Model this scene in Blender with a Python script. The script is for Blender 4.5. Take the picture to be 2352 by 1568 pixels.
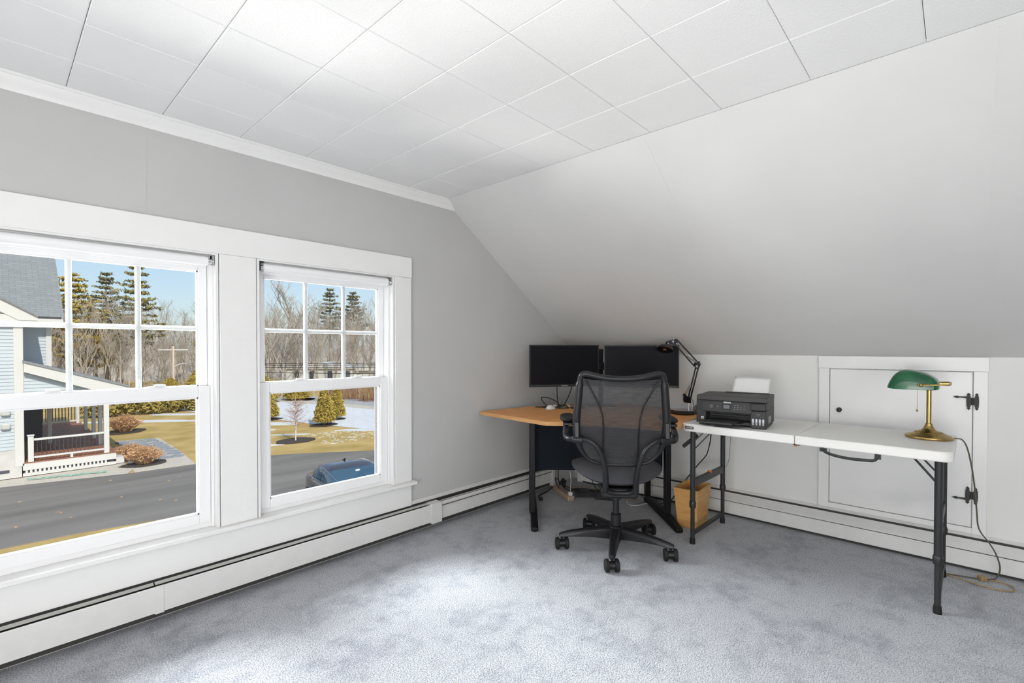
import bpy, bmesh, math, random
from mathutils import Vector, Matrix, Euler
PI = math.pi
R = math.radians
for o in list(bpy.data.objects):
    bpy.data.objects.remove(o, do_unlink=True)
sc = bpy.context.scene
COL = sc.collection

# ------------------------------------------------------------------ camera
CAM_H = 1.19
cd = bpy.data.cameras.new('camera')
cam = bpy.data.objects.new('camera', cd)
COL.objects.link(cam)
cam.location = (0, 0, CAM_H)
cam.rotation_euler = (R(90 - 0.7227), 0, R(42.790 - 90))
cd.sensor_width = 36.0
cd.lens = 1108.77 / 2352 * 36.0
cd.shift_y = 29.07 / 2352
cd.clip_start = 0.02
cd.clip_end = 500
sc.camera = cam

# ------------------------------------------------------------------ world and sun
w = bpy.data.worlds.new('sky')
sc.world = w
w.use_nodes = True
nt = w.node_tree
nt.nodes.clear()
out = nt.nodes.new('ShaderNodeOutputWorld')
bg = nt.nodes.new('ShaderNodeBackground')
sky = nt.nodes.new('ShaderNodeTexSky')
sky.sky_type = 'NISHITA'
sky.sun_disc = False
sky.sun_elevation = R(42)
sky.sun_rotation = R(198)
sky.altitude = 50
sky.air_density = 1.0
sky.dust_density = 1.2
sky.ozone_density = 1.5
mixs = nt.nodes.new('ShaderNodeMix')
mixs.data_type = 'RGBA'
mixs.inputs[0].default_value = 0.45
mixs.inputs[7].default_value = (4.2, 5.2, 6.2, 1)
nt.links.new(sky.outputs[0], mixs.inputs[6])
bg.inputs[1].default_value = 0.145
nt.links.new(mixs.outputs[2], bg.inputs[0])
nt.links.new(bg.outputs[0], out.inputs[0])

sd = bpy.data.lights.new('sun', 'SUN')
sd.energy = 4.2
sd.angle = R(0.6)
sd.color = (1.0, 0.95, 0.87)
so = bpy.data.objects.new('sun', sd)
COL.objects.link(so)
SUNDIR = Vector((0.09, 0.74, -0.67))
so.rotation_euler = SUNDIR.to_track_quat('-Z', 'Y').to_euler()

# ------------------------------------------------------------------ large area lights (fill lamps added out of view to brighten the room)
def area(name, loc, direction, sx, sy, energy, color=(1, 1, 1)):
    l = bpy.data.lights.new(name, 'AREA')
    l.shape = 'RECTANGLE'
    l.size, l.size_y = sx, sy
    l.energy = energy
    l.color = color
    o = bpy.data.objects.new(name, l)
    COL.objects.link(o)
    o.location = loc
    o.rotation_euler = Vector(direction).to_track_quat('-Z', 'Y').to_euler()
    return o
area('added_sky_fill', (-1.0, 6.0, 3.6), (1.1, -4.6, -3.2), 5.5, 2.4, 3000, (0.96, 0.98, 1.0))  # lamp added outside, above the view, to push more light through the windows
area('added_ground_fill', (-2.4, 5.6, -2.2), (3.1, -3.3, 3.2), 6.0, 2.4, 1520, (1.0, 0.99, 0.975))  # added lamp low outside, standing in for light off the ground
area('added_side_fill', (-1.85, 0.15, 0.72), (1.0, 0.12, 0.10), 1.3, 0.75, 44, (1.0, 0.995, 0.985))  # added fill from the side; no window is built there
area('added_bounce_fill', (-0.75, -1.0, 0.75), (0.6, 0.65, 1.0), 1.0, 1.0, 30, (1.0, 0.99, 0.98))  # added upward fill behind the camera to brighten the ceiling
area('added_rear_fill', (-0.4, -2.45, 1.2), (0.80, 1.0, -0.08), 1.8, 1.2, 42, (1.0, 0.99, 0.97))  # added fill from behind; the back wall has no window
for i, (x0, x1) in enumerate(((-0.07, 0.735), (0.907, 1.706))):
    p = area('window_portal', ((x0 + x1) / 2, 2.705, 0.985), (0, -1, 0), x1 - x0, 1.30, 1)
    p.data.cycles.is_portal = True

sc.view_settings.view_transform = 'Standard'
sc.view_settings.look = 'None'
sc.view_settings.gamma = 1.0
sc.view_settings.use_curve_mapping = False
sc.view_settings.exposure = 0.0

# ------------------------------------------------------------------ materials
def mat(name, col, rough=0.5, metal=0.0, var=0.0, vscale=8.0, bump=0.0, bscale=60.0, spec=0.5, coat=0.0, col2=None, stretch=None):
    m = bpy.data.materials.new(name)
    m.use_nodes = True
    n = m.node_tree
    b = n.nodes['Principled BSDF']
    b.inputs['Base Color'].default_value = (*col, 1)
    b.inputs['Roughness'].default_value = rough
    b.inputs['Metallic'].default_value = metal
    b.inputs['Specular IOR Level'].default_value = spec
    b.inputs['Coat Weight'].default_value = coat
    if var > 0 or col2 or bump > 0:
        tc = n.nodes.new('ShaderNodeTexCoord')
        mp = n.nodes.new('ShaderNodeMapping')
        if stretch:
            mp.inputs['Scale'].default_value = stretch
        n.links.new(tc.outputs['Object'], mp.inputs[0])
    if var > 0 or col2:
        tx = n.nodes.new('ShaderNodeTexNoise')
        tx.inputs['Scale'].default_value = vscale
        tx.inputs['Detail'].default_value = 4
        n.links.new(mp.outputs[0], tx.inputs['Vector'])
        rp = n.nodes.new('ShaderNodeValToRGB')
        rp.color_ramp.elements[0].position = 0.3
        rp.color_ramp.elements[1].position = 0.7
        c2 = col2 or tuple(min(1, c * (1 + var)) for c in col)
        c1 = col if col2 else tuple(c * (1 - var) for c in col)
        rp.color_ramp.elements[0].color = (*c1, 1)
        rp.color_ramp.elements[1].color = (*c2, 1)
        n.links.new(tx.outputs[0], rp.inputs[0])
        n.links.new(rp.outputs[0], b.inputs['Base Color'])
    if bump > 0:
        tb = n.nodes.new('ShaderNodeTexNoise')
        tb.inputs['Scale'].default_value = bscale
        tb.inputs['Detail'].default_value = 3
        n.links.new(mp.outputs[0], tb.inputs['Vector'])
        bp = n.nodes.new('ShaderNodeBump')
        bp.inputs['Strength'].default_value = bump
        bp.inputs['Distance'].default_value = 0.01
        n.links.new(tb.outputs[0], bp.inputs['Height'])
        n.links.new(bp.outputs[0], b.inputs['Normal'])
    return m

M = {}
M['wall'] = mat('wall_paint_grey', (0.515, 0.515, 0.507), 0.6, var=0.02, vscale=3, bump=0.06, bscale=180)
M['slope'] = mat('wall_paint_slope_lightened', (0.655, 0.655, 0.645), 0.6, var=0.02, vscale=3, bump=0.06, bscale=180)  # lighter copy of the wall paint; light on the slope put into colour
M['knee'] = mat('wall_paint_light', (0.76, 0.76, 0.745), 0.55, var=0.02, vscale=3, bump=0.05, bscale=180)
M['tile'] = mat('ceiling_tile_white', (0.86, 0.86, 0.855), 0.7, var=0.01, vscale=5, bump=0.12, bscale=140)
M['ceil'] = mat('ceiling_backing', (0.55, 0.55, 0.54), 0.8)
M['trim'] = mat('trim_gloss_white', (0.81, 0.81, 0.80), 0.32, var=0.012, vscale=9, bump=0.04, bscale=70)
M['vinyl'] = mat('vinyl_white', (0.86, 0.86, 0.87), 0.28)
M['heater'] = mat('heater_enamel', (0.70, 0.70, 0.685), 0.4, var=0.03, vscale=20, bump=0.03, bscale=60)
M['heaterdark'] = mat('heater_fins_and_gap_shade', (0.035, 0.033, 0.03), 0.6)  # near black for the fins; also paints the shade in the heater gaps
M['damper'] = mat('heater_damper_grey', (0.50, 0.50, 0.47), 0.45)
M['black'] = mat('black_plastic', (0.018, 0.018, 0.02), 0.42)
M['blackgloss'] = mat('black_gloss', (0.008, 0.008, 0.009), 0.09, coat=0.6)
M['chairplastic'] = mat('chair_black_plastic', (0.011, 0.011, 0.013), 0.36, spec=0.4)
M['fabric'] = mat('chair_seat_fabric', (0.045, 0.045, 0.052), 0.85, var=0.18, vscale=300, bump=0.25, bscale=500)
M['rubber'] = mat('rubber', (0.012, 0.012, 0.012), 0.6, spec=0.3)
M['steelblack'] = mat('powder_coat_black', (0.008, 0.008, 0.010), 0.45, spec=0.25)
M['navy'] = mat('modesty_panel_navy', (0.006, 0.009, 0.014), 0.7, var=0.1, vscale=400, spec=0.15)
M['tableleg'] = mat('table_leg_charcoal', (0.026, 0.027, 0.029), 0.38, spec=0.35)
M['tabletop'] = mat('table_plastic_white', (0.80, 0.79, 0.765), 0.42, bump=0.06, bscale=300)
M['printer'] = mat('printer_black', (0.020, 0.020, 0.021), 0.5, bump=0.05, bscale=600)
M['printerlid'] = mat('printer_lid', (0.045, 0.044, 0.042), 0.55, bump=0.08, bscale=500)
M['printerdark'] = mat('printer_cavity', (0.006, 0.006, 0.007), 0.5)
M['panelgrey'] = mat('printer_panel', (0.035, 0.035, 0.036), 0.35)
M['lcd'] = mat('lcd_grey', (0.16, 0.17, 0.18), 0.2)
M['mark'] = mat('print_mark_white', (0.75, 0.75, 0.75), 0.5)
M['markgrey'] = mat('print_mark_grey', (0.30, 0.30, 0.28), 0.5)
M['ink'] = mat('ink_window', (0.50, 0.53, 0.58), 0.25)
M['paper'] = mat('paper', (0.80, 0.80, 0.79), 0.7)
M['brass'] = mat('brass', (0.44, 0.31, 0.115), 0.30, metal=1.0, var=0.15, vscale=25)
M['brassdark'] = mat('brass_aged', (0.42, 0.28, 0.09), 0.35, metal=1.0, var=0.3, vscale=60)
M['green'] = mat('green_glass', (0.003, 0.105, 0.038), 0.24, var=0.4, vscale=9, coat=0.15)
M['chrome'] = mat('chrome', (0.75, 0.75, 0.76), 0.12, metal=1.0)
M['spring'] = mat('spring_steel', (0.62, 0.60, 0.55), 0.3, metal=1.0)
M['iron'] = mat('wrought_iron', (0.02, 0.02, 0.02), 0.5, bump=0.2, bscale=150)
M['cord'] = mat('cord_black', (0.012, 0.012, 0.012), 0.5)
M['cordbrown'] = mat('cord_brown', (0.10, 0.085, 0.065), 0.55)
M['cordtan'] = mat('cord_tan', (0.32, 0.22, 0.10), 0.5)
M['cordwhite'] = mat('cord_white', (0.72, 0.72, 0.70), 0.45)
M['beige'] = mat('power_strip_beige', (0.42, 0.31, 0.22), 0.5)
M['screen'] = mat('screen_black', (0.008, 0.008, 0.011), 0.42, spec=0.08)
M['orange'] = mat('orange_plastic', (0.75, 0.17, 0.02), 0.4)
M['smoke'] = mat('smoked_plastic', (0.16, 0.13, 0.11), 0.15, coat=0.4)
M['greyflat'] = mat('flat_grey_plastic', (0.06, 0.06, 0.065), 0.5)

def wood(name, c1, c2, scale=(1, 1, 1), rough=0.35, wscale=6.0, dist=4.0):
    m = bpy.data.materials.new(name)
    m.use_nodes = True
    n = m.node_tree
    b = n.nodes['Principled BSDF']
    tc = n.nodes.new('ShaderNodeTexCoord')
    mp = n.nodes.new('ShaderNodeMapping')
    mp.inputs['Scale'].default_value = scale
    n.links.new(tc.outputs['Object'], mp.inputs[0])
    wv = n.nodes.new('ShaderNodeTexNoise')
    wv.inputs['Scale'].default_value = wscale
    wv.inputs['Detail'].default_value = 6
    wv.inputs['Distortion'].default_value = dist * 0.2
    n.links.new(mp.outputs[0], wv.inputs['Vector'])
    rp = n.nodes.new('ShaderNodeValToRGB')
    rp.color_ramp.elements[0].position = 0.32
    rp.color_ramp.elements[1].position = 0.68
    rp.color_ramp.elements[0].color = (*c1, 1)
    rp.color_ramp.elements[1].color = (*c2, 1)
    n.links.new(wv.outputs[0], rp.inputs[0])
    n.links.new(rp.outputs[0], b.inputs['Base Color'])
    b.inputs['Roughness'].default_value = rough
    b.inputs['Specular IOR Level'].default_value = 0.25
    return m
M['desk'] = wood('desk_cherry_laminate', (0.68, 0.30, 0.095), (0.80, 0.39, 0.14), (3, 14, 3), 0.5, 3.0)
M['deskedge'] = wood('desk_edge_band', (0.58, 0.30, 0.12), (0.68, 0.38, 0.165), (3, 3, 40), 0.4, 3.0)
M['basket'] = wood('basket_ash_veneer', (0.56, 0.29, 0.09), (0.70, 0.41, 0.15), (2, 2, 26), 0.4, 3.0)

def carpet():
    m = bpy.data.materials.new('carpet_grey_blue')
    m.use_nodes = True
    n = m.node_tree
    b = n.nodes['Principled BSDF']
    b.inputs['Roughness'].default_value = 0.95
    b.inputs['Specular IOR Level'].default_value = 0.1
    b.inputs['Sheen Weight'].default_value = 0.25
    tc = n.nodes.new('ShaderNodeTexCoord')
    big = n.nodes.new('ShaderNodeTexNoise')
    big.inputs['Scale'].default_value = 3.2
    big.inputs['Detail'].default_value = 5
    big.inputs['Roughness'].default_value = 0.65
    fine = n.nodes.new('ShaderNodeTexNoise')
    fine.inputs['Scale'].default_value = 190
    fine.inputs['Detail'].default_value = 3
    for t in (big, fine):
        n.links.new(tc.outputs['Object'], t.inputs['Vector'])
    mid = n.nodes.new('ShaderNodeTexNoise')
    mid.inputs['Scale'].default_value = 11
    mid.inputs['Detail'].default_value = 6
    mid.inputs['Roughness'].default_value = 0.7
    n.links.new(tc.outputs['Object'], mid.inputs['Vector'])
    ad = n.nodes.new('ShaderNodeMath')
    ad.operation = 'ADD'
    n.links.new(big.outputs[0], ad.inputs[0])
    n.links.new(mid.outputs[0], ad.inputs[1])
    r1 = n.nodes.new('ShaderNodeValToRGB')
    hf = n.nodes.new('ShaderNodeMath')
    hf.operation = 'MULTIPLY'
    hf.inputs[1].default_value = 0.5
    n.links.new(ad.outputs[0], hf.inputs[0])
    r1.color_ramp.elements[0].position = 0.38
    r1.color_ramp.elements[1].position = 0.52
    r1.color_ramp.elements[0].color = (0.32, 0.335, 0.375, 1)
    r1.color_ramp.elements[1].color = (0.48, 0.495, 0.53, 1)
    n.links.new(hf.outputs[0], r1.inputs[0])
    r2 = n.nodes.new('ShaderNodeValToRGB')
    r2.color_ramp.elements[0].position = 0.36
    r2.color_ramp.elements[1].position = 0.60
    r2.color_ramp.elements[0].color = (0.52, 0.52, 0.53, 1)
    r2.color_ramp.elements[1].color = (1.22, 1.22, 1.22, 1)
    n.links.new(fine.outputs[0], r2.inputs[0])
    mx = n.nodes.new('ShaderNodeMix')
    mx.data_type = 'RGBA'
    mx.blend_type = 'MULTIPLY'
    mx.inputs[0].default_value = 1.0
    n.links.new(r1.outputs[0], mx.inputs[6])
    n.links.new(r2.outputs[0], mx.inputs[7])
    n.links.new(mx.outputs[2], b.inputs['Base Color'])
    bp = n.nodes.new('ShaderNodeBump')
    bp.inputs['Strength'].default_value = 0.7
    bp.inputs['Distance'].default_value = 0.012
    n.links.new(fine.outputs[0], bp.inputs['Height'])
    n.links.new(bp.outputs[0], b.inputs['Normal'])
    return m
M['carpet'] = carpet()

def glass():
    m = bpy.data.materials.new('window_glass')
    m.use_nodes = True
    n = m.node_tree
    n.nodes.clear()
    o = n.nodes.new('ShaderNodeOutputMaterial')
    t = n.nodes.new('ShaderNodeBsdfTransparent')
    t.inputs[0].default_value = (0.97, 0.98, 0.98, 1)
    g = n.nodes.new('ShaderNodeBsdfGlossy')
    g.inputs['Roughness'].default_value = 0.02
    fr = n.nodes.new('ShaderNodeFresnel')
    fr.inputs[0].default_value = 1.35
    mx = n.nodes.new('ShaderNodeMixShader')
    n.links.new(fr.outputs[0], mx.inputs[0])
    n.links.new(t.outputs[0], mx.inputs[1])
    n.links.new(g.outputs[0], mx.inputs[2])
    n.links.new(mx.outputs[0], o.inputs[0])
    return m
M['glass'] = glass()

def meshfabric():
    m = bpy.data.materials.new('chair_back_mesh')
    m.use_nodes = True
    n = m.node_tree
    b = n.nodes['Principled BSDF']
    b.inputs['Base Color'].default_value = (0.030, 0.030, 0.033, 1)
    b.inputs['Roughness'].default_value = 0.6
    tc = n.nodes.new('ShaderNodeTexCoord')
    mp = n.nodes.new('ShaderNodeMapping')
    mp.inputs['Scale'].default_value = (0.03, 0.03, 1)
    n.links.new(tc.outputs['Object'], mp.inputs[0])
    wv = n.nodes.new('ShaderNodeTexNoise')
    wv.inputs['Scale'].default_value = 420
    n.links.new(mp.outputs[0], wv.inputs['Vector'])
    rp = n.nodes.new('ShaderNodeMapRange')
    rp.inputs[1].default_value = 0.3
    rp.inputs[2].default_value = 0.7
    rp.inputs[3].default_value = 0.76
    rp.inputs[4].default_value = 0.90
    n.links.new(wv.outputs[0], rp.inputs[0])
    n.links.new(rp.outputs[0], b.inputs['Alpha'])
    return m
M['mesh'] = meshfabric()

# outdoor materials
M['grass'] = mat('winter_grass', (0.34, 0.24, 0.065), 0.9, vscale=0.9, col2=(0.52, 0.37, 0.14), bump=0.6, bscale=9)
M['asphalt'] = mat('asphalt', (0.125, 0.115, 0.105), 0.85, vscale=0.7, col2=(0.21, 0.195, 0.18), bump=0.3, bscale=40, stretch=(0.16, 1.6, 1))
M['snow'] = mat('snow', (0.62, 0.64, 0.68), 0.7, var=0.06, vscale=2)
M['road'] = mat('old_road', (0.36, 0.36, 0.37), 0.85, var=0.1, vscale=1.5)
M['mulch'] = mat('mulch', (0.05, 0.035, 0.028), 0.95, var=0.4, vscale=12)
M['gravel'] = mat('pale_gravel', (0.50, 0.46, 0.40), 0.9, var=0.15, vscale=14, bump=0.4, bscale=40)
M['stone'] = mat('flagstone', (0.27, 0.29, 0.32), 0.8, var=0.25, vscale=4)
M['siding'] = mat('siding_pale_blue', (0.47, 0.52, 0.55), 0.6, var=0.02, vscale=3)
M['hwhite'] = mat('house_trim_white', (0.62, 0.61, 0.58), 0.5)
M['concrete'] = mat('foundation', (0.55, 0.53, 0.50), 0.85, var=0.08, vscale=4)
M['deckwood'] = mat('porch_deck', (0.30, 0.13, 0.075), 0.6, var=0.2, vscale=6)
M['darkwall'] = mat('dark_and_porch_shade', (0.06, 0.065, 0.08), 0.5)  # dark tone; on the porch walls it paints in the shade
M['carpaint'] = mat('car_paint_dark', (0.035, 0.04, 0.065), 0.18, metal=0.35, coat=1.0)
M['carglass'] = mat('car_glass_reflect_tint', (0.025, 0.07, 0.12), 0.06, spec=0.9)  # bluish base colour stands in for a reflection
M['tyre'] = mat('tyre', (0.015, 0.015, 0.015), 0.8)
M['bark'] = mat('bark_grey', (0.30, 0.255, 0.205), 0.9, vscale=1.2, col2=(0.46, 0.41, 0.36))
M['birchbark'] = mat('birch_bark', (0.62, 0.58, 0.53), 0.8, var=0.15, vscale=6)
M['twig'] = mat('birch_twigs', (0.34, 0.19, 0.12), 0.9)
M['needle'] = mat('pine_needles', (0.085, 0.105, 0.045), 0.8, vscale=0.5, col2=(0.34, 0.27, 0.07))
M['needleblue'] = mat('pine_needles_dark', (0.075, 0.10, 0.075), 0.8, vscale=0.5, col2=(0.24, 0.21, 0.08))
M['needleyel'] = mat('evergreen_yellow', (0.24, 0.18, 0.018), 0.8, vscale=4, col2=(0.50, 0.36, 0.06))
M['hedge'] = mat('hedge_leaves', (0.20, 0.17, 0.03), 0.8, vscale=3, col2=(0.45, 0.34, 0.09))
M['drygrass'] = mat('dry_grass', (0.42, 0.22, 0.10), 0.9, vscale=5, col2=(0.62, 0.40, 0.22))
M['hill'] = mat('far_woodland', (0.30, 0.255, 0.205), 1.0, vscale=0.5, col2=(0.42, 0.37, 0.32), bump=0.8, bscale=3)
M['polewood'] = mat('pole_wood', (0.62, 0.50, 0.38), 0.85, var=0.1, vscale=5)
M['farwhite'] = mat('far_house_white', (0.58, 0.58, 0.57), 0.7)

def shingle_mat():
    m = bpy.data.materials.new('roof_shingles')
    m.use_nodes = True
    n = m.node_tree
    b = n.nodes['Principled BSDF']
    b.inputs['Roughness'].default_value = 0.9
    tc = n.nodes.new('ShaderNodeTexCoord')
    br = n.nodes.new('ShaderNodeTexBrick')
    br.inputs['Scale'].default_value = 1.0
    br.inputs['Brick Width'].default_value = 0.32
    br.inputs['Row Height'].default_value = 0.14
    br.inputs['Mortar Size'].default_value = 0.008
    br.inputs['Color1'].default_value = (0.235, 0.25, 0.258, 1)
    br.inputs['Color2'].default_value = (0.20, 0.215, 0.225, 1)
    br.inputs['Mortar'].default_value = (0.15, 0.16, 0.17, 1)
    n.links.new(tc.outputs['Object'], br.inputs['Vector'])
    n.links.new(br.outputs[0], b.inputs['Base Color'])
    return m
M['shingle'] = shingle_mat()

# ------------------------------------------------------------------ mesh builder
class MB:
    def __init__(s):
        s.v = []
        s.f = []
    def add(s, vs, fs, mtx=None):
        k = len(s.v)
        for p in vs:
            p = Vector(p)
            s.v.append(tuple(mtx @ p) if mtx else tuple(p))
        s.f += [tuple(i + k for i in f) for f in fs]
        return s
    def box(s, x0, x1, y0, y1, z0, z1, mtx=None):
        vs = [(x0, y0, z0), (x1, y0, z0), (x1, y1, z0), (x0, y1, z0), (x0, y0, z1), (x1, y0, z1), (x1, y1, z1), (x0, y1, z1)]
        return s.add(vs, [(3, 2, 1, 0), (4, 5, 6, 7), (0, 1, 5, 4), (1, 2, 6, 5), (2, 3, 7, 6), (3, 0, 4, 7)], mtx)
    def cbox(s, c, d, rz=0.0, rx=0.0, ry=0.0):
        m = Matrix.Translation(c) @ Euler((rx, ry, rz)).to_matrix().to_4x4()
        return s.box(-d[0] / 2, d[0] / 2, -d[1] / 2, d[1] / 2, -d[2] / 2, d[2] / 2, m)
    def beam(s, a, b, wd, ht, up=(0, 0, 1)):
        a = Vector(a); b = Vector(b)
        d = (b - a)
        L = d.length
        d.normalize()
        x = d.cross(Vector(up))
        if x.length < 1e-5:
            x = d.cross(Vector((1, 0, 0)))
        x.normalize()
        z = x.cross(d)
        m = Matrix((x, d, z)).transposed().to_4x4()
        m.translation = a
        return s.box(-wd / 2, wd / 2, 0, L, -ht / 2, ht / 2, m)
    def prism(s, poly, h0, h1, axis='z'):
        n = len(poly)
        def cv(p, h):
            if axis == 'z':
                return (p[0], p[1], h)
            if axis == 'y':
                return (p[0], h, p[1])
            return (h, p[0], p[1])
        vs = [cv(p, h0) for p in poly] + [cv(p, h1) for p in poly]
        fs = [tuple(range(n))[::-1], tuple(range(n, 2 * n))] + [(i, (i + 1) % n, n + (i + 1) % n, n + i) for i in range(n)]
        return s.add(vs, fs)
    def tube(s, pts, r, n=8, closed=False, flat=1.0):
        pts = [Vector(p) for p in pts]
        N = len(pts)
        rs = r if isinstance(r, (list, tuple)) else [r] * N
        vs, fs = [], []
        prev = None
        for i, p in enumerate(pts):
            if closed:
                t = pts[(i + 1) % N] - pts[i - 1]
            else:
                t = pts[min(i + 1, N - 1)] - pts[max(i - 1, 0)]
            if t.length < 1e-9:
                t = Vector((0, 0, 1))
            t.normalize()
            if prev is None:
                a = Vector((0, 0, 1)) if abs(t.z) < 0.9 else Vector((1, 0, 0))
                u = a.cross(t).normalized()
            else:
                u = (prev - t * prev.dot(t))
                if u.length < 1e-6:
                    u = t.orthogonal()
                u.normalize()
            prev = u
            v = t.cross(u)
            for k in range(n):
                a = 2 * PI * k / n
                vs.append(p + u * math.cos(a) * rs[i] + v * math.sin(a) * rs[i] * flat)
        for i in range(N if closed else N - 1):
            for k in range(n):
                j = (i + 1) % N
                fs.append((i * n + k, i * n + (k + 1) % n, j * n + (k + 1) % n, j * n + k))
        if not closed:
            fs.append(tuple(range(n))[::-1])
            fs.append(tuple((N - 1) * n + k for k in range(n)))
        return s.add(vs, fs)
    def cyl(s, a, b, r, r2=None, n=16):
        return s.tube([a, b], [r, r if r2 is None else r2], n)
    def lathe(s, prof, n=32, mtx=None):
        vs, fs = [], []
        for (r, z) in prof:
            for k in range(n):
                a = 2 * PI * k / n
                vs.append((r * math.cos(a), r * math.sin(a), z))
        P = len(prof)
        for i in range(P - 1):
            for k in range(n):
                fs.append((i * n + k, i * n + (k + 1) % n, (i + 1) * n + (k + 1) % n, (i + 1) * n + k))
        if prof[0][0] > 1e-6:
            fs.append(tuple(range(n))[::-1])
        if prof[-1][0] > 1e-6:
            fs.append(tuple((P - 1) * n + k for k in range(n)))
        return s.add(vs, fs, mtx)
    def ell(s, c, rx, ry, rz, n=16, m=10, rotz=0.0):
        prof = [(math.cos(-PI / 2 + PI * i / m), math.sin(-PI / 2 + PI * i / m)) for i in range(m + 1)]
        prof[0] = (1e-7, -1); prof[-1] = (1e-7, 1)
        return s.lathe(prof, n, Matrix.Translation(c) @ Matrix.Rotation(rotz, 4, 'Z') @ Matrix.Diagonal((rx, ry, rz, 1)))
    def grid(s, fn, nu, nv):
        vs = [fn(i / nu, j / nv) for j in range(nv + 1) for i in range(nu + 1)]
        fs = [(j * (nu + 1) + i, j * (nu + 1) + i + 1, (j + 1) * (nu + 1) + i + 1, (j + 1) * (nu + 1) + i) for j in range(nv) for i in range(nu)]
        return s.add(vs, fs)
    def mesh(s, name):
        me = bpy.data.meshes.new(name)
        me.from_pydata(s.v, [], s.f)
        me.update()
        return me
    def build(s, name, m, parent=None, smooth=0, bevel=0.0, seg=2, fix=True, solid=0.0):
        me = s.mesh(name)
        if fix:
            b = bmesh.new()
            b.from_mesh(me)
            bmesh.ops.remove_doubles(b, verts=b.verts, dist=1e-6)
            bmesh.ops.recalc_face_normals(b, faces=b.faces)
            b.to_mesh(me)
            b.free()
        me.materials.append(M[m] if isinstance(m, str) else m)
        o = bpy.data.objects.new(name, me)
        COL.objects.link(o)
        if parent:
            o.parent = parent
        if smooth:
            me.polygons.foreach_set('use_smooth', [True] * len(me.polygons))
            me.set_sharp_from_angle(angle=R(smooth))
        if solid:
            md = o.modifiers.new('solid', 'SOLIDIFY')
            md.thickness = solid
            md.offset = 0
        if bevel:
            md = o.modifiers.new('bevel', 'BEVEL')
            md.width = bevel
            md.segments = seg
            md.limit_method = 'ANGLE'
            md.angle_limit = R(35)
            md.harden_normals = False
            if not smooth:
                me.polygons.foreach_set('use_smooth', [True] * len(me.polygons))
                me.set_sharp_from_angle(angle=R(30))
        return o

def thing(name, label, cat, loc=(0, 0, 0), rotz=0.0, group=None):
    o = bpy.data.objects.new(name, None)
    o.empty_display_size = 0.1
    COL.objects.link(o)
    o.location = loc
    o.rotation_euler = (0, 0, rotz)
    return tag(o, label, cat, group)
def tag(o, label, cat, group=None):
    o['label'] = label
    o['category'] = cat
    if group:
        o['group'] = group
    return o
def struct(o, label=None):
    o['kind'] = 'structure'
    if label:
        o['label'] = label
    return o
def sempty(name, label, loc=(0, 0, 0)):
    o = bpy.data.objects.new(name, None)
    COL.objects.link(o)
    o.location = loc
    return struct(o, label)
def smooth_path(pts, sub=6, closed=False):
    P = [Vector(p) for p in pts]
    n = len(P)
    res = []
    rng = range(n) if closed else range(n - 1)
    for i in rng:
        p1, p2 = P[i], P[(i + 1) % n]
        p0 = P[i - 1] if (closed or i > 0) else p1 * 2 - p2
        p3 = P[(i + 2) % n] if (closed or i + 2 < n) else p2 * 2 - p1
        for k in range(sub):
            t = k / sub
            res.append(0.5 * ((2 * p1) + (p2 - p0) * t + (2 * p0 - 5 * p1 + 4 * p2 - p3) * t * t + (3 * p1 - p0 - 3 * p2 + p3) * t ** 3))
    if not closed:
        res.append(P[-1])
    return res
def text_mesh(name, body, size, m, parent, mtx, depth=0.0004, bold=0.0):
    cu = bpy.data.curves.new('txt', 'FONT')
    cu.body = body
    cu.size = size
    cu.align_x = 'CENTER'
    cu.align_y = 'CENTER'
    cu.extrude = depth
    cu.offset = bold
    t = bpy.data.objects.new('txt', cu)
    COL.objects.link(t)
    bpy.context.view_layer.update()
    me = bpy.data.meshes.new_from_object(t.evaluated_get(bpy.context.evaluated_depsgraph_get()))
    bpy.data.objects.remove(t, do_unlink=True)
    me.name = name
    me.materials.clear()
    me.materials.append(M[m])
    o = bpy.data.objects.new(name, me)
    COL.objects.link(o)
    o.parent = parent
    o.matrix_local = mtx
    return o

# ================================================================== ROOM SHELL
YW, XK, ZC, ZK, XS = 2.59, 3.645, 2.204, 1.1406, 2.122
XL, XSL, YB = -1.995, -0.472, -2.6      # mirrored knee wall, mirrored slope edge, rear wall
T = 0.13
W1 = (-0.07, 0.735)
W2 = (0.907, 1.706)
WZ0, WZ1 = 0.318, 1.636

struct(MB().box(XL - 0.1, XK + 0.1, YB - 0.1, YW + T, -0.12, 0.0).build('floor', 'carpet'), 'blue grey cut pile carpet covering the whole attic floor')

m = MB()
for poly in ([(XL, 0), (W1[0], 0), (W1[0], ZC), (XSL, ZC), (XL, ZK)],
             [(W1[1], 0), (W2[0], 0), (W2[0], ZC), (W1[1], ZC)],
             [(W2[1], 0), (XK, 0), (XK, ZK), (XS, ZC), (W2[1], ZC)],
             [(W1[0], 0), (W1[1], 0), (W1[1], WZ0), (W1[0], WZ0)], [(W1[0], WZ1), (W1[1], WZ1), (W1[1], ZC), (W1[0], ZC)],
             [(W2[0], 0), (W2[1], 0), (W2[1], WZ0), (W2[0], WZ0)], [(W2[0], WZ1), (W2[1], WZ1), (W2[1], ZC), (W2[0], ZC)]):
    m.prism(poly, YW, YW + T, 'y')
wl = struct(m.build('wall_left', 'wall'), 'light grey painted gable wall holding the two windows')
# fine vertical drywall seam above the left window
MB().box(0.4635, 0.466, YW - 0.0012, YW + 0.001, 1.77, 2.13).build('panel_seam', 'wall', wl)

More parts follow.
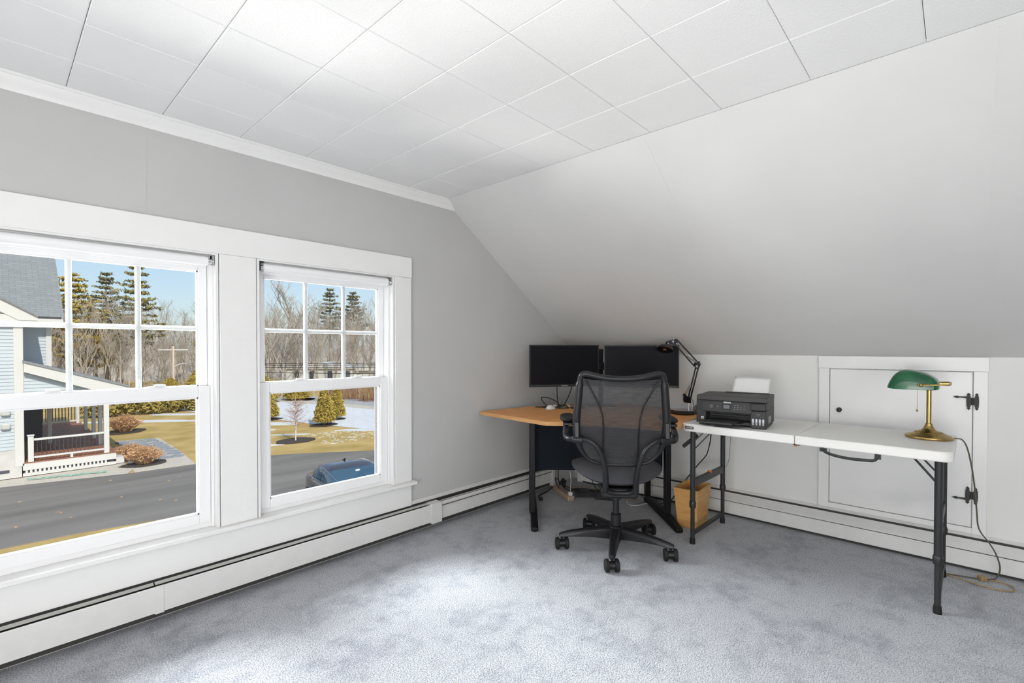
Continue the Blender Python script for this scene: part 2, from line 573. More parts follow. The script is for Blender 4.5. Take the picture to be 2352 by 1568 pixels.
struct(MB().box(XK, XK + T, YB, YW, 0, ZK).build('wall_right', 'knee'), 'low white knee wall under the sloped ceiling')
dx, dz = XK - XS, ZK - ZC
L = math.hypot(dx, dz)
nx, nz = -dz / L * 0.08, dx / L * 0.08
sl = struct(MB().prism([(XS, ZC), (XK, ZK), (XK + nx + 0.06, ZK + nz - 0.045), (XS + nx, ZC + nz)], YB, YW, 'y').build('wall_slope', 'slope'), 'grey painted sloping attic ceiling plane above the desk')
# faint taped joints down the slope
ang = math.atan2(dz, dx)
for yy in (1.115, -0.085):
    MB().beam((XS + 0.02, yy, ZC - 0.0142), (XK - 0.03, yy - 0.01, ZK + 0.0206), 0.004, 0.0016, (0.57, 0, 0.82)).build('taped_joint', 'slope', sl)
struct(MB().prism([(XSL, ZC), (XL, ZK), (XL - nx - 0.06, ZK + nz - 0.045), (XSL - nx, ZC + nz)], YB, YW, 'y').build('wall_slope_far', 'slope'), 'grey sloping ceiling plane on the opposite side of the room')
struct(MB().box(XL - T, XL, YB, YW, 0, ZK).build('wall_opposite', 'knee'), 'low knee wall on the opposite side of the room')
struct(MB().prism([(XL, 0), (XK, 0), (XK, ZK), (XS, ZC), (XSL, ZC), (XL, ZK)], YB - T, YB, 'y').build('wall_back', 'wall'), 'grey gable wall behind the viewer')

ceil = struct(MB().box(XSL, XS, YB, YW, ZC + 0.012, ZC + 0.06).build('ceiling', 'ceil'), 'flat ceiling of square white acoustic tiles')
s = 2.59 / 2.66
gx = [-0.42, -0.105, 0.215, 0.533, 0.850, 1.176, 1.510, 1.848, 2.18]
gy = [2.645, 2.372, 2.070, 1.755, 1.430, 1.104, 0.770, 0.432, 0.090, -0.25, -0.58, -0.9, -1.2, -1.5, -1.8, -2.1, -2.4, -2.62]
gx = [g * s for g in gx]
gy = [g * s for g in gy]
gx[0] = XSL; gx[-1] = XS; gy[0] = YW; gy[-1] = YB
rnd = random.Random(4)
for i in range(len(gx) - 1):
    for j in range(len(gy) - 1):
        g = 0.0009
        zz = ZC + rnd.uniform(0, 0.0012)
        x0, x1, y1, y0 = gx[i] + g, gx[i + 1] - g, gy[j] - g, gy[j + 1] + g
        b = 0.0028
        t = MB()
        t.add([(x0, y0, ZC + 0.013), (x1, y0, ZC + 0.013), (x1, y1, ZC + 0.013), (x0, y1, ZC + 0.013), (x0, y0, zz + b * 0.6), (x1, y0, zz + b * 0.6), (x1, y1, zz + b * 0.6), (x0, y1, zz + b * 0.6),
               (x0 + b, y0 + b, zz), (x1 - b, y0 + b, zz), (x1 - b, y1 - b, zz), (x0 + b, y1 - b, zz)],
              [(0, 1, 5, 4), (1, 2, 6, 5), (2, 3, 7, 6), (3, 0, 4, 7), (4, 5, 9, 8), (5, 6, 10, 9), (6, 7, 11, 10), (7, 4, 8, 11), (8, 9, 10, 11)])
        t.build('ceiling_tile', 'tile', ceil, fix=True)

# crown moulding on the window wall
prof = [(YW, 2.141), (YW - 0.008, 2.141), (YW - 0.012, 2.150), (YW - 0.015, 2.158), (YW - 0.026, 2.170), (YW - 0.034, 2.184), (YW - 0.036, 2.192), (YW - 0.040, 2.192), (YW - 0.040, ZC), (YW, ZC)]
m = MB()
n = len(prof)
def crown_end(z):
    return XS + (ZC - z) / 0.698 * 0.999
vs = [(XSL, p[0], p[1]) for p in prof] + [(crown_end(p[1]) - 0.002, p[0], p[1]) for p in prof]
m.add(vs, [tuple(range(n)), tuple(range(n, 2 * n))[::-1]] + [(i, (i + 1) % n, n + (i + 1) % n, n + i) for i in range(n)])
struct(m.build('trim_1', 'trim', smooth=30), 'white crown moulding between window wall and ceiling')

# window surround
tr = sempty('trim_2', 'flat white painted casing around the pair of windows')
CF = YW - 0.020
MB().box(-0.195, 1.834, CF - 0.002, YW, 1.636, 1.765).build('head_casing', 'trim', tr, bevel=0.003)
MB().box(-0.192, W1[0], CF, YW, 0.338, 1.636).build('side_casing', 'trim', tr, bevel=0.003)
MB().box(W1[1] + 0.004, W2[0] - 0.004, CF, YW, 0.338, 1.636).build('mullion_casing', 'trim', tr, bevel=0.003)
MB().box(W2[1] + 0.003, 1.831, CF, YW, 0.338, 1.636).build('side_casing', 'trim', tr, bevel=0.003)
MB().box(-0.215, 1.855, YW - 0.048, YW + 0.075, 0.316, 0.338).build('stool', 'trim', tr, bevel=0.004)
MB().box(-0.192, 1.831, CF + 0.003, YW, 0.178, 0.316).build('apron', 'trim', tr, bevel=0.002)

# windows
def window(name, x0, x1, label):
    e = sempty(name, label, (0, 0, 0))
    # jamb boards
    for xa, xb in ((x0 - 0.001, x0 + 0.012), (x1 - 0.012, x1 + 0.001)):
        MB().box(xa, xb, CF + 0.004, YW + T, 0.338, 1.636).build('jamb', 'trim', e, bevel=0.0015)
    MB().box(x0, x1, CF + 0.006, YW + T, 1.628, 1.640).build('head_jamb', 'trim', e)
    f0, f1 = x0 + 0.012, x1 - 0.012
    fr = MB()
    fr.box(f0, f0 + 0.013, YW + 0.022, YW + T, 0.338, 1.628)
    fr.box(f1 - 0.013, f1, YW + 0.022, YW + T, 0.338, 1.628)
    fr.box(f0, f1, YW + 0.022, YW + T, 1.606, 1.628)
    fr.box(f0, f1, YW + 0.030, YW + T, 0.338, 0.362)
    fr.build('frame', 'vinyl', e, bevel=0.002)
    a0, a1 = f0 + 0.0135, f1 - 0.0135
    def sash(nm, yA, yB, z0, z1, st, rb, rt, munt):
        g0, g1, h0, h1 = a0 + st, a1 - st, z0 + rb, z1 - rt
        q = MB()
        for (X0, X1, Z0, Z1, poly) in ((a0, g0, z0, z1, 'l'), (g1, a1, z0, z1, 'r'), (g0, g1, z0, h0, 'b'), (g0, g1, h1, z1, 't')):
            q.box(X0, X1, yA, yB, Z0, Z1)
        so_ = q.build(nm, 'vinyl', e, bevel=0.003)
        bd = MB()
        bw = 0.006
        bd.box(g0, g0 + bw, yA + 0.007, yB - 0.004, h0, h1)
        bd.box(g1 - bw, g1, yA + 0.007, yB - 0.004, h0, h1)
        bd.box(g0, g1, yA + 0.007, yB - 0.004, h0, h0 + bw)
        bd.box(g0, g1, yA + 0.007, yB - 0.004, h1 - bw, h1)
        bd.build('glazing_bead', 'vinyl', so_)
        ym = (yA + yB) / 2 + 0.004
        if munt:
            nxp, zm = 3, (h0 + h1) / 2
            xs = [g0 + (g1 - g0) * k / nxp for k in range(nxp + 1)]
            for k in (1, 2):
                MB().box(xs[k] - 0.0105, xs[k] + 0.0105, ym - 0.005, ym + 0.005, h0, h1).build('muntin', 'vinyl', so_, bevel=0.002)
            MB().box(g0, g1, ym - 0.0045, ym + 0.0045, zm - 0.0105, zm + 0.0105).build('muntin', 'vinyl', so_, bevel=0.002)
        MB().box(g0, g1, ym - 0.0075, ym - 0.0062, h0, h1).build('pane', 'glass', so_)
        return so_, g0, g1
    sash('upper_sash', YW + 0.066, YW + 0.096, 0.966, 1.606, 0.036, 0.042, 0.048, True)
    ls, g0, g1 = sash('lower_sash', YW + 0.026, YW + 0.058, 0.362, 1.010, 0.048, 0.044, 0.052, False)
    for k in (0.27, 0.73):
        xc = a0 + (a1 - a0) * k
        q = MB()
        q.box(xc - 0.035, xc + 0.035, YW + 0.034, YW + 0.060, 1.010, 1.018)
        q.box(xc - 0.012, xc + 0.030, YW + 0.030, YW + 0.050, 1.018, 1.026)
        q.build('sash_lock', 'vinyl', ls, bevel=0.002)
    # insect screen frame outside the lower sash
    q = MB()
    for X0, X1, Z0, Z1 in ((a0 + 0.012, a0 + 0.026, 0.37, 1.0), (a1 - 0.034, a1 - 0.016, 0.37, 1.0), (a0, a1, 0.362, 0.378), (a0, a1, 0.985, 1.0)):
        q.box(X0, X1, YW + 0.112, YW + 0.122, Z0, Z1)
    q.build('screen_frame', 'greyflat', e)
    return e
window('window_1', *W1, 'large white double hung window on the left with six light upper sash')
window('window_2', *W2, 'white double hung window nearer the corner with six light upper sash')

# roller shades
def roller_shade(x0, x1, label):
    t = thing('roller_shade', label, 'window shade', ((x0 + x1) / 2, YW + 0.006, 1.598), 0, 'roller shades under the window head')
    h = (x1 - x0) / 2
    MB().cyl((-h + 0.022, 0, 0), (h - 0.026, 0, 0), 0.0225, n=24).build('fabric_roll', 'vinyl', t, smooth=40)
    MB().cyl((-h + 0.006, 0, 0), (h - 0.006, 0, 0), 0.012, n=12).build('roller_tube', 'chrome', t, smooth=40)
    for s_ in (-1, 1):
        q = MB()
        q.box(s_ * (h - 0.004) - 0.0015, s_ * (h - 0.004) + 0.0015, -0.018, 0.018, -0.018, 0.026)
        q.box(min(s_ * (h - 0.022), s_ * (h - 0.003)), max(s_ * (h - 0.022), s_ * (h - 0.003)), -0.018, 0.018, 0.024, 0.027)
        q.build('bracket', 'chrome' if s_ > 0 else 'black', t)
    MB().box(-h + 0.024, h - 0.028, 0.018, 0.0215, -0.028, 0.0).build('hem_bar', 'vinyl', t)
    return t
roller_shade(W1[0] + 0.014, W1[1] - 0.014, 'rolled up white shade across the top of the large left window')
roller_shade(W2[0] + 0.014, W2[1] - 0.014, 'rolled up white shade across the top of the window nearest the corner')

# baseboard heaters
hl = thing('baseboard_heater', 'long white enamel baseboard heater running under both windows', 'heater', (0, YW, 0))
YH = -0.075
MB().box(XL + 0.1, 3.235, -0.010, -0.0008, 0.022, 0.205).build('back_plate', 'heater', hl, bevel=0.002)
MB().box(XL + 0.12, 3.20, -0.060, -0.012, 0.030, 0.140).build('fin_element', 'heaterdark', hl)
MB().box(XL + 0.12, 3.22, -0.014, -0.0105, 0.03, 0.180).build('gap_shade_back', 'heaterdark', hl)  # dark strip put in as the shade of the gap behind the damper
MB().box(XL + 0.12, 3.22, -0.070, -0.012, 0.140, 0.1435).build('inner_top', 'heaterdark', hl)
for (xa, xb, op) in ((XL + 0.12, 0.470, 0), (0.475, 1.985, 0), (2.03, 3.23, 1)):
    yf = YH + (0.012 if op else 0)
    q = MB()
    q.prism([(yf, 0.054), (yf + 0.003, 0.053), (yf + 0.003, 0.158), (yf + 0.005, 0.1655), (yf + 0.003, 0.167), (yf, 0.162)], xa, xb, 'x')
    q.build('front_panel', 'heater', hl)
    MB().beam((xa, -0.038 if not op else -0.037, 0.168 if not op else 0.164), (xb, -0.038 if not op else -0.037, 0.168 if not op else 0.164), 0.021 if not op else 0.010, 0.002, (0, -0.25, 1)).build('damper', 'damper', hl)
MB().box(1.945, 2.03, YH - 0.003, -0.012, 0.040, 0.170).build('joint_cover', 'heater', hl, bevel=0.002)
MB().box(0.468, 0.500, YH - 0.0018, YH + 0.002, 0.050, 0.168).build('joint_cover', 'heater', hl)
MB().box(3.226, 3.262, YH + 0.004, -0.0008, 0.02, 0.190).build('end_cap', 'heater', hl, bevel=0.003)

hr = thing('baseboard_heater', 'white baseboard heater with sloped hood along the low knee wall', 'heater', (XK, 0, 0))
ya, yb = YB + 0.1, 2.44
MB().box(-0.012, -0.0008, ya, yb, 0.006, 0.174).build('back_plate', 'heater', hr, bevel=0.0015)
MB().box(-0.082, -0.016, ya + 0.02, yb - 0.02, 0.035, 0.100).build('fin_element', 'heaterdark', hr)
MB().box(-0.030, -0.0125, ya, yb, 0.10, 0.1575).build('gap_shade_back', 'heaterdark', hr)  # dark strip painted in as the shaded slot above the hood
q = MB()
q.prism([(-0.100, 0.020), (-0.094, 0.017), (-0.092, 0.019), (-0.096, 0.023), (-0.096, 0.103), (-0.100, 0.104)], ya, yb, 'y')
q.build('front_panel', 'heater', hr)
q = MB()
q.prism([(-0.103, 0.113), (-0.100, 0.1165), (-0.038, 0.1515), (-0.036, 0.149), (-0.098, 0.113), (-0.098, 0.108), (-0.101, 0.108)], ya, yb, 'y')
q.build('hood', 'heater', hr)
MB().box(-0.078, -0.074, ya, yb, 0.0, 0.03).build('gap_shade_base', 'heaterdark', hr)  # dark strip standing in for the shade under the front panel
MB().box(-0.106, -0.0008, yb, yb + 0.045, 0.005, 0.178).build('end_cap', 'heater', hr, bevel=0.003)

# knee wall access door
d = sempty('door_1', 'white panel access door in the knee wall with black iron hinges')
F = XK - 0.020
MB().box(F - 0.003, XK, -0.121, 0.664, 1.062, ZK - 0.001).build('head_casing', 'trim', d, bevel=0.002)
MB().box(F, XK, 0.603, 0.660, 0.176, 1.062).build('side_casing', 'trim', d, bevel=0.002)
MB().box(F, XK, -0.117, -0.060, 0.176, 1.062).build('side_casing', 'trim', d, bevel=0.002)
MB().box(F, XK, -0.060, 0.603, 0.176, 0.208).build('bottom_casing', 'trim', d, bevel=0.002)
dp = MB().box(F + 0.004, XK - 0.001, -0.057, 0.600, 0.211, 1.059).build('door_panel', 'trim', d, bevel=0.003)
kb = MB()
kb.lathe([(0.0, 0.030), (0.010, 0.029), (0.0145, 0.024), (0.0145, 0.019), (0.009, 0.012), (0.006, 0.008), (0.011, 0.003), (0.013, 0.0)], 20, Matrix.Translation((F + 0.004, 0.548, 0.803)) @ Matrix.Rotation(-PI / 2, 4, 'Y'))
kb.build('knob', 'iron', d, smooth=40)
def hinge(zc, flip):
    h = MB()
    def P(poly, t=0.005):
        h.prism([(y, zc + flip * z) for y, z in poly], F - t, F + 0.0045, 'x')
    for yc in (-0.0415, -0.0735):
        P([(yc - 0.008, -0.030), (yc - 0.0095, 0.0), (yc - 0.008, 0.030), (yc - 0.004, 0.033), (yc - 0.008, 0.038), (yc, 0.047), (yc + 0.008, 0.038), (yc + 0.004, 0.033), (yc + 0.008, 0.030), (yc + 0.0095, 0), (yc + 0.008, -0.030), (yc + 0.004, -0.033), (yc + 0.008, -0.038), (yc, -0.047), (yc - 0.008, -0.038), (yc - 0.004, -0.033)])
    P([(-0.068, -0.020), (-0.047, -0.020), (-0.047, 0.020), (-0.068, 0.020)], 0.006)
    h.cyl((F - 0.006, -0.0575, zc - 0.018), (F - 0.006, -0.0575, zc + 0.018), 0.005, n=10)
    P([(-0.035, 0.0165), (-0.004, 0.0190), (0.002, 0.0160), (0.010, 0.0168), (0.022, 0.0220), (0.010, 0.0272), (0.002, 0.0280), (-0.004, 0.0250), (-0.035, 0.0275)], 0.007)
    hh = h.build('hinge', 'iron', d)
    q = MB()
    for yc in (-0.0415, -0.0735):
        for z in (-0.038, 0.038):
            q.ell((F - 0.006, yc, zc + flip * z), 0.002, 0.003, 0.003, 8, 6)
    q.ell((F - 0.006, 0.008, zc + flip * 0.022), 0.002, 0.003, 0.003, 8, 6)
    q.build('screw', 'black', hh)
hinge(0.899, 1)
hinge(0.386, -1)

# ================================================================== DESK
t = thing('corner_desk', 'cherry laminate corner desk with black steel legs and navy modesty panel', 'desk')
ZD = 0.73
front = []
B_, D_ = Vector((2.352, 1.892)), Vector((2.672, 1.205))
for k in range(13):
    a = k / 12
    p = B_.lerp(D_, a)
    nrm = Vector((D_ - B_)).orthogonal().normalized()
    if nrm.dot(Vector((1, 1))) < 0:
        nrm = -nrm
    p = p + nrm * (0.075 * math.sin(PI * a) ** 1.3)
    front.append((p.x, p.y))
poly = [(2.418, 2.555)] + front + [(3.30, 1.290), (3.50, 1.318), (3.545, 1.75), (3.545, 2.02), (3.19, 2.39), (2.95, 2.463)]
dt = MB().prism(poly, ZD - 0.001, ZD).build('desktop', 'desk', t)
MB().prism(poly, ZD - 0.026, ZD - 0.001).build('edge_band', 'deskedge', dt, bevel=0.002)
def post(p, z0, z1, sx, sy, nm='leg_post'):
    q = MB()
    q.cbox((p[0], p[1], (z0 + z1) / 2), (sx, sy, z1 - z0), R(45))
    return q.build(nm, 'steelblack', t, bevel=0.005)
for (tip, back, p1, p2) in (((2.380, 2.003), (2.89, 2.455), (2.545, 2.165), (2.862, 2.434)), ((2.995, 1.305), (3.49, 1.80), (3.155, 1.465), (3.455, 1.765))):
    tip = Vector((*tip, 0)); back = Vector((*back, 0))
    dr = (back - tip).normalized()
    q = MB()
    # sculpted foot: low at the tip, rising to the post
    prf = [(0.0, 0.003), (0.0, 0.026), (0.02, 0.034), (0.16, 0.050), (0.24, 0.060), (0.56, 0.060), (0.64, 0.045), (0.668, 0.030), (0.668, 0.003)]
    side = Vector((-dr.y, dr.x, 0)) * 0.024
    vs = [tip + dr * a + Vector((0, 0, z)) + side for a, z in prf] + [tip + dr * a + Vector((0, 0, z)) - side for a, z in prf]
    n = len(prf)
    q.add(vs, [tuple(range(n)), tuple(range(n, 2 * n))[::-1]] + [(i, (i + 1) % n, n + (i + 1) % n, n + i) for i in range(n)])
    q.build('foot', 'steelblack', t, bevel=0.006)
    post(p1, 0.05, ZD - 0.028, 0.046, 0.040)
    post(p2, 0.05, ZD - 0.028, 0.046, 0.040)
    q = MB()
    q.beam((p1[0], p1[1], 0.685), (p2[0], p2[1], 0.685), 0.036, 0.032)
    q.build('top_rail', 'steelblack', t)
    q = MB()
    a = tip + dr * 0.02
    q.cyl((a.x, a.y, 0), (a.x, a.y, 0.008), 0.018, n=12)
    q.build('glide', 'rubber', t)
q = MB()
q.beam((2.60, 2.205, 0.515), (3.195, 1.52, 0.515), 0.012, 0.37)
q.build('modesty_panel', 'navy', t, bevel=0.002)

# ================================================================== MONITORS
def monitor(a, b, z0, z1, label, logo, buttons):
    a, b = Vector((*a, 0)), Vector((*b, 0))
    d = b - a
    L = d.length
    rz = math.atan2(d.y, d.x)
    t = thing('monitor', label, 'monitor', (*((a + b) / 2).to_2d(), z0), rz, 'pair of black monitors on the corner desk')
    H_ = z1 - z0
    MB().box(-L / 2, L / 2, 0.0, 0.018, 0, H_).build('bezel', 'black', t, bevel=0.003)
    MB().box(-L / 2 + 0.007, L / 2 - 0.007, -0.0008, 0.002, 0.018, H_ - 0.007).build('screen', 'screen', t)
    q = MB()
    q.box(-L * 0.36, L * 0.36, 0.018, 0.042, 0.05, H_ - 0.05)
    q.build('rear_housing', 'black', t, bevel=0.01)
    q = MB()
    q.box(-0.05, 0.05, 0.042, 0.050, H_ / 2 - 0.05, H_ / 2 + 0.05)
    q.build('mount_plate', 'steelblack', t)
    mtx = Matrix.Translation((0.0, -0.0012, 0.009)) @ Matrix.Rotation(PI / 2, 4, 'X')
    if logo:
        text_mesh('logo', 'ViewSonic', 0.0125, 'mark', t, mtx)
    for k in range(buttons):
        q = MB()
        q.box(L / 2 - 0.03 - k * 0.013, L / 2 - 0.026 - k * 0.013, -0.001, 0.001, 0.006, 0.010)
        q.build('button', 'markgrey', t)
    return t
monitor((2.745, 2.362), (3.192, 2.040), 0.896, 1.214, 'left of two black monitors, nearest the window wall', True, 0)
monitor((3.213, 2.008), (3.445, 1.510), 0.893, 1.212, 'right of two black monitors, partly behind the office chair', False, 5)
t = thing('monitor_stand', 'black dual monitor pole stand between the two screens', 'stand', (3.300, 2.090, ZD), R(-45))
MB().box(-0.11, 0.11, -0.08, 0.10, 0, 0.008).build('base', 'steelblack', t, bevel=0.003)
MB().box(-0.016, 0.016, -0.014, 0.014, 0.008, 0.452).build('pole', 'steelblack', t, bevel=0.004)
q = MB()
q.box(-0.030, 0.030, -0.022, 0.022, 0.285, 0.345)
q.build('collar', 'steelblack', t, bevel=0.004)
for sx in (-1, 1):
    q = MB()
    q.beam((sx * 0.015, 0, 0.315), (sx * 0.21, -0.005, 0.315), 0.024, 0.04)
    q.build('arm', 'steelblack', t, bevel=0.004)

# cables on desk and small things
def cable(name, pts, r, m, label, group=None, sub=8, cat='cable'):
    o = MB().tube(smooth_path(pts, sub), r, 6).build(name, m, smooth=60)
    return tag(o, label, cat, group)
cable('cable', [(2.937, 2.25, 0.90), (2.938, 2.25, 0.84), (2.94, 2.245, 0.78), (2.94, 2.24, 0.748), (2.945, 2.235, 0.735)], 0.004, 'cord', 'straight black cable hanging below the left monitor to the desktop')
cable('cable', [(3.128, 2.25, 0.90), (3.12, 2.25, 0.865), (3.07, 2.24, 0.81), (3.00, 2.225, 0.758), (2.975, 2.222, 0.736)], 0.004, 'cord', 'slanting black cable below the maker name of the left monitor')
cable('cable', [(2.955, 2.235, 0.745), (2.90, 2.225, 0.785), (2.84, 2.25, 0.815), (2.795, 2.278, 0.823), (2.79, 2.285, 0.812), (2.83, 2.29, 0.775), (2.90, 2.32, 0.745), (2.88, 2.36, 0.738), (2.86, 2.40, 0.735), (2.87, 2.37, 0.735), (2.91, 2.29, 0.735)], 0.0035, 'cord', 'black looped cable arching up from the desktop beside the mouse')
def stick(a, b, r1, r2, label):
    q = MB()
    a, b = Vector(a), Vector(b)
    q.tube([a, a.lerp(b, 0.55), a.lerp(b, 0.6), b], [r1, r1, r2, r2], 8)
    return tag(q.build('cable_adapter', 'cordwhite', smooth=40), label, 'adapter', 'white cable adapters on the desk')
stick((2.985, 2.292, 0.742), (2.935, 2.335, 0.740), 0.007, 0.005, 'short white cable adapter lying behind the white mouse')
stick((3.03, 2.255, 0.744), (3.075, 2.19, 0.735), 0.007, 0.003, 'long white cable adapter lying right of the black mouse')
def mouse(loc, rz, m, label):
    t = thing('computer_mouse', label, 'mouse', loc, rz, 'mice on the desk')
    def fn(u, v):
        a = u * 2 * PI
        r = math.sin(v * PI / 2)
        x = 0.031 * math.cos(a) * r
        y = 0.055 * math.sin(a) * r
        z = 0.004 + 0.026 * max(0, 1 - r ** 2.6) * (1 - 0.25 * math.sin(a) * r)
        return (x, y, z)
    q = MB().grid(fn, 24, 10)
    q.lathe([(0.0, 0.0), (0.95, 0.0), (1.0, 0.004)], 24, Matrix.Diagonal((0.031, 0.055, 1, 1)))
    q.build('shell', m, t, smooth=60)
    MB().cyl((-0.003, 0.030, 0.024), (0.003, 0.030, 0.024), 0.006, n=10).build('scroll_wheel', 'greyflat', t)
mouse((2.872, 2.262, ZD), R(-80), 'vinyl', 'white computer mouse on the desk beside the black one')
mouse((2.965, 2.222, ZD), R(25), 'blackgloss', 'black computer mouse on the desk between white mouse and mesh tray')
t = thing('mesh_tray', 'small black wire mesh tray on the desk beside the chair back', 'tray', (3.045, 2.135, ZD), R(-45))
q = MB()
for k in range(9):
    x = -0.05 + k * 0.0125
    q.tube([(x, -0.035, 0.002), (x, -0.035, 0.022), (x, -0.034, 0.023)], 0.0009, 4)
    q.tube([(x, 0.035, 0.002), (x, 0.035, 0.022), (x, 0.034, 0.023)], 0.0009, 4)
for z in (0.003, 0.010, 0.017, 0.023):
    q.tube([(-0.05, -0.035, z), (0.05, -0.035, z), (0.05, 0.035, z), (-0.05, 0.035, z)], 0.001, 4, closed=True)
q.build('wire_wall', 'cord', t)
MB().box(-0.05, 0.05, -0.035, 0.035, 0, 0.002).build('tray_floor', 'cord', t)
q = MB()
q.tube(smooth_path([(-0.065, -0.03, 0.004), (-0.075, -0.045, 0.012), (-0.055, -0.052, 0.018), (-0.045, -0.045, 0.005), (-0.07, -0.04, 0.004)], 6), 0.003, 6)
tag(q.build('cable_coil', 'cordtan', smooth=60), 'small brown coiled lead on the desk between mouse and mesh tray', 'cable')
bpy.data.objects['cable_coil'].location = (3.02, 2.235, ZD)

# swing arm lamp: arm plane faces the viewer
RZ = R(42.79 - 90)
t = thing('swing_arm_lamp', 'black swing arm task lamp with springs standing on the desk', 'lamp', (3.287, 1.413, ZD), RZ)
MB().lathe([(0.0, 0.0), (0.083, 0.0), (0.086, 0.004), (0.086, 0.026), (0.083, 0.030), (0.0, 0.031)], 40).build('base', 'blackgloss', t, smooth=35)
def LP(u, v, y=0.0):
    # lamp local coordinates measured on the photograph at the lamp's distance (3.375 m)
    return Vector(((u - 1569) / 1108.77 * 3.375, y, 0.0 + (957.5 - v) / 1108.77 * 3.375 - 0.005))
q = MB()
a = LP(1583, 946)
q.lathe([(0.012, 0.0), (0.011, 0.01), (0.007, 0.038), (0.006, 0.05)], 16, Matrix.Translation((a.x, 0, 0.030)))
q.build('stem_socket', 'chrome', t, smooth=40)
q = MB()
q.prism([(LP(u, v).x, LP(u, v).z) for u, v in ((1569, 911), (1573, 909), (1577, 915), (1585, 917), (1587, 931), (1572, 930), (1570, 926))], -0.012, 0.012, 'y')
q.build('lower_bracket', 'blackgloss', t, bevel=0.002)
for (pa, pb) in (((1580, 923), (1598, 849)), ((1585, 925), (1604.5, 847))):
    q = MB()
    q.beam(LP(*pa), LP(*pb), 0.009, 0.009, (0, 1, 0))
    q.build('lower_arm', 'blackgloss', t, bevel=0.0015)
q = MB()
q.prism([(LP(u, v).x, LP(u, v).z) for u, v in ((1593, 845), (1596, 838), (1601, 835), (1606, 835), (1609, 840), (1605, 850), (1598, 853))], -0.012, 0.012, 'y')
q.build('elbow_bracket', 'blackgloss', t, bevel=0.002)
for (pa, pb) in (((1594, 846), (1552, 797)), ((1603, 838), (1555, 786))):
    q = MB()
    q.beam(LP(*pa), LP(*pb), 0.009, 0.009, (0, 1, 0))
    q.build('upper_arm', 'blackgloss', t, bevel=0.0015)
q = MB()
q.prism([(LP(u, v).x, LP(u, v).z) for u, v in ((1529, 790), (1534, 788), (1549, 784), (1553, 783), (1557, 788), (1553, 798), (1541, 796), (1532, 797))], -0.011, 0.011, 'y')
q.build('head_bracket', 'blackgloss', t, bevel=0.002)
def spring(pa, pb, y, r=0.004, turns=34):
    A, B = LP(*pa), LP(*pb)
    A.y = B.y = y
    d = (B - A).normalized()
    u = Vector((0, 1, 0))
    v = d.cross(u)
    pts = []
    for i in range(turns * 6 + 1):
        f = i / (turns * 6)
        an = i / 6 * 2 * PI
        pts.append(A.lerp(B, f) + (u * math.cos(an) + v * math.sin(an)) * r)
    return MB().tube(pts, 0.0011, 4)
for y in (-0.011, 0.011):
    spring((1574, 911), (1585, 891), y).build('spring', 'spring', t)
    spring((1599, 837), (1577, 822), y, turns=24).build('spring', 'spring', t)
for u, v in ((1600, 845), (1544, 790), (1533, 794), (1606, 839), (1552, 795), (1583, 917), (1575, 929)):
    p = LP(u, v)
    MB().cyl((p.x, -0.0145, p.z), (p.x, 0.0145, p.z), 0.0042, n=10).build('rivet', 'chrome', t, smooth=40)
q = MB()
tri = [(LP(u, v).x, LP(u, v).z) for u, v in ((1598, 843.5), (1595.5, 848.5), (1601.5, 849.5))]
q.prism(tri, -0.0142, -0.012, 'y')
q.build('joint_plate', 'chrome', t)
q = MB()
tri = [(LP(u, v).x, LP(u, v).z) for u, v in ((1541, 788), (1547, 788), (1544.5, 794))]
q.prism(tri, -0.0142, -0.012, 'y')
q.build('joint_plate', 'chrome', t)
# shade: shallow metal dish tilted toward the desk
c = LP(1527.5, 803.5)
mt = Matrix.Translation(c) @ Matrix.Rotation(R(17), 4, 'Y') @ Matrix.Rotation(R(-20), 4, 'X')
q = MB()
q.lathe([(0.056, -0.016), (0.055, -0.008), (0.048, 0.004), (0.036, 0.012), (0.020, 0.017), (0.008, 0.020), (0.008, 0.030), (0.0, 0.031)], 32, mt)
sh = q.build('lamp_shade', 'blackgloss', t, smooth=50, solid=0.0015)
q = MB()
q.lathe([(0.053, -0.0145), (0.050, -0.006), (0.036, 0.006), (0.015, 0.012), (0.0, 0.013)], 32, mt)
q.build('reflector', 'spring', sh, smooth=50)
q = MB()
q.ell((0, 0, 0), 0.018, 0.018, 0.016, 16, 10)
for i, v_ in enumerate(q.v):
    q.v[i] = tuple(mt @ (Vector(v_) + Vector((0, 0, -0.006))))
q.build('bulb', 'brass', sh, smooth=60)
q = MB()
q.tube(smooth_path([LP(1536, 791, 0.005), LP(1542, 783, 0.02), LP(1546, 781, 0.022), LP(1551, 786, 0.018)], 6), 0.0016, 5)
q.build('wire_loop', 'chrome', t)
q = MB()
q.tube(smooth_path([LP(1583, 918), LP(1590, 921, 0.02), LP(1598, 929, 0.05), LP(1606, 940, 0.10), LP(1612, 950, 0.16)], 6), 0.002, 5)
q.build('power_cord', 'cord', t)

t = thing('tape_dispenser', 'small smoked plastic tape dispenser on the desk behind the printer corner', 'dispenser', (3.345, 1.335, ZD), R(-40))
prf = [(-0.030, 0.0), (-0.028, 0.03), (-0.018, 0.055), (-0.004, 0.066), (0.012, 0.064), (0.030, 0.045), (0.046, 0.030), (0.05, 0.0)]
MB().prism(prf, -0.012, 0.012, 'y').build('body', 'smoke', t, bevel=0.003)
MB().box(-0.032, 0.052, -0.014, 0.014, 0, 0.012).build('weighted_base', 'black', t, bevel=0.002)

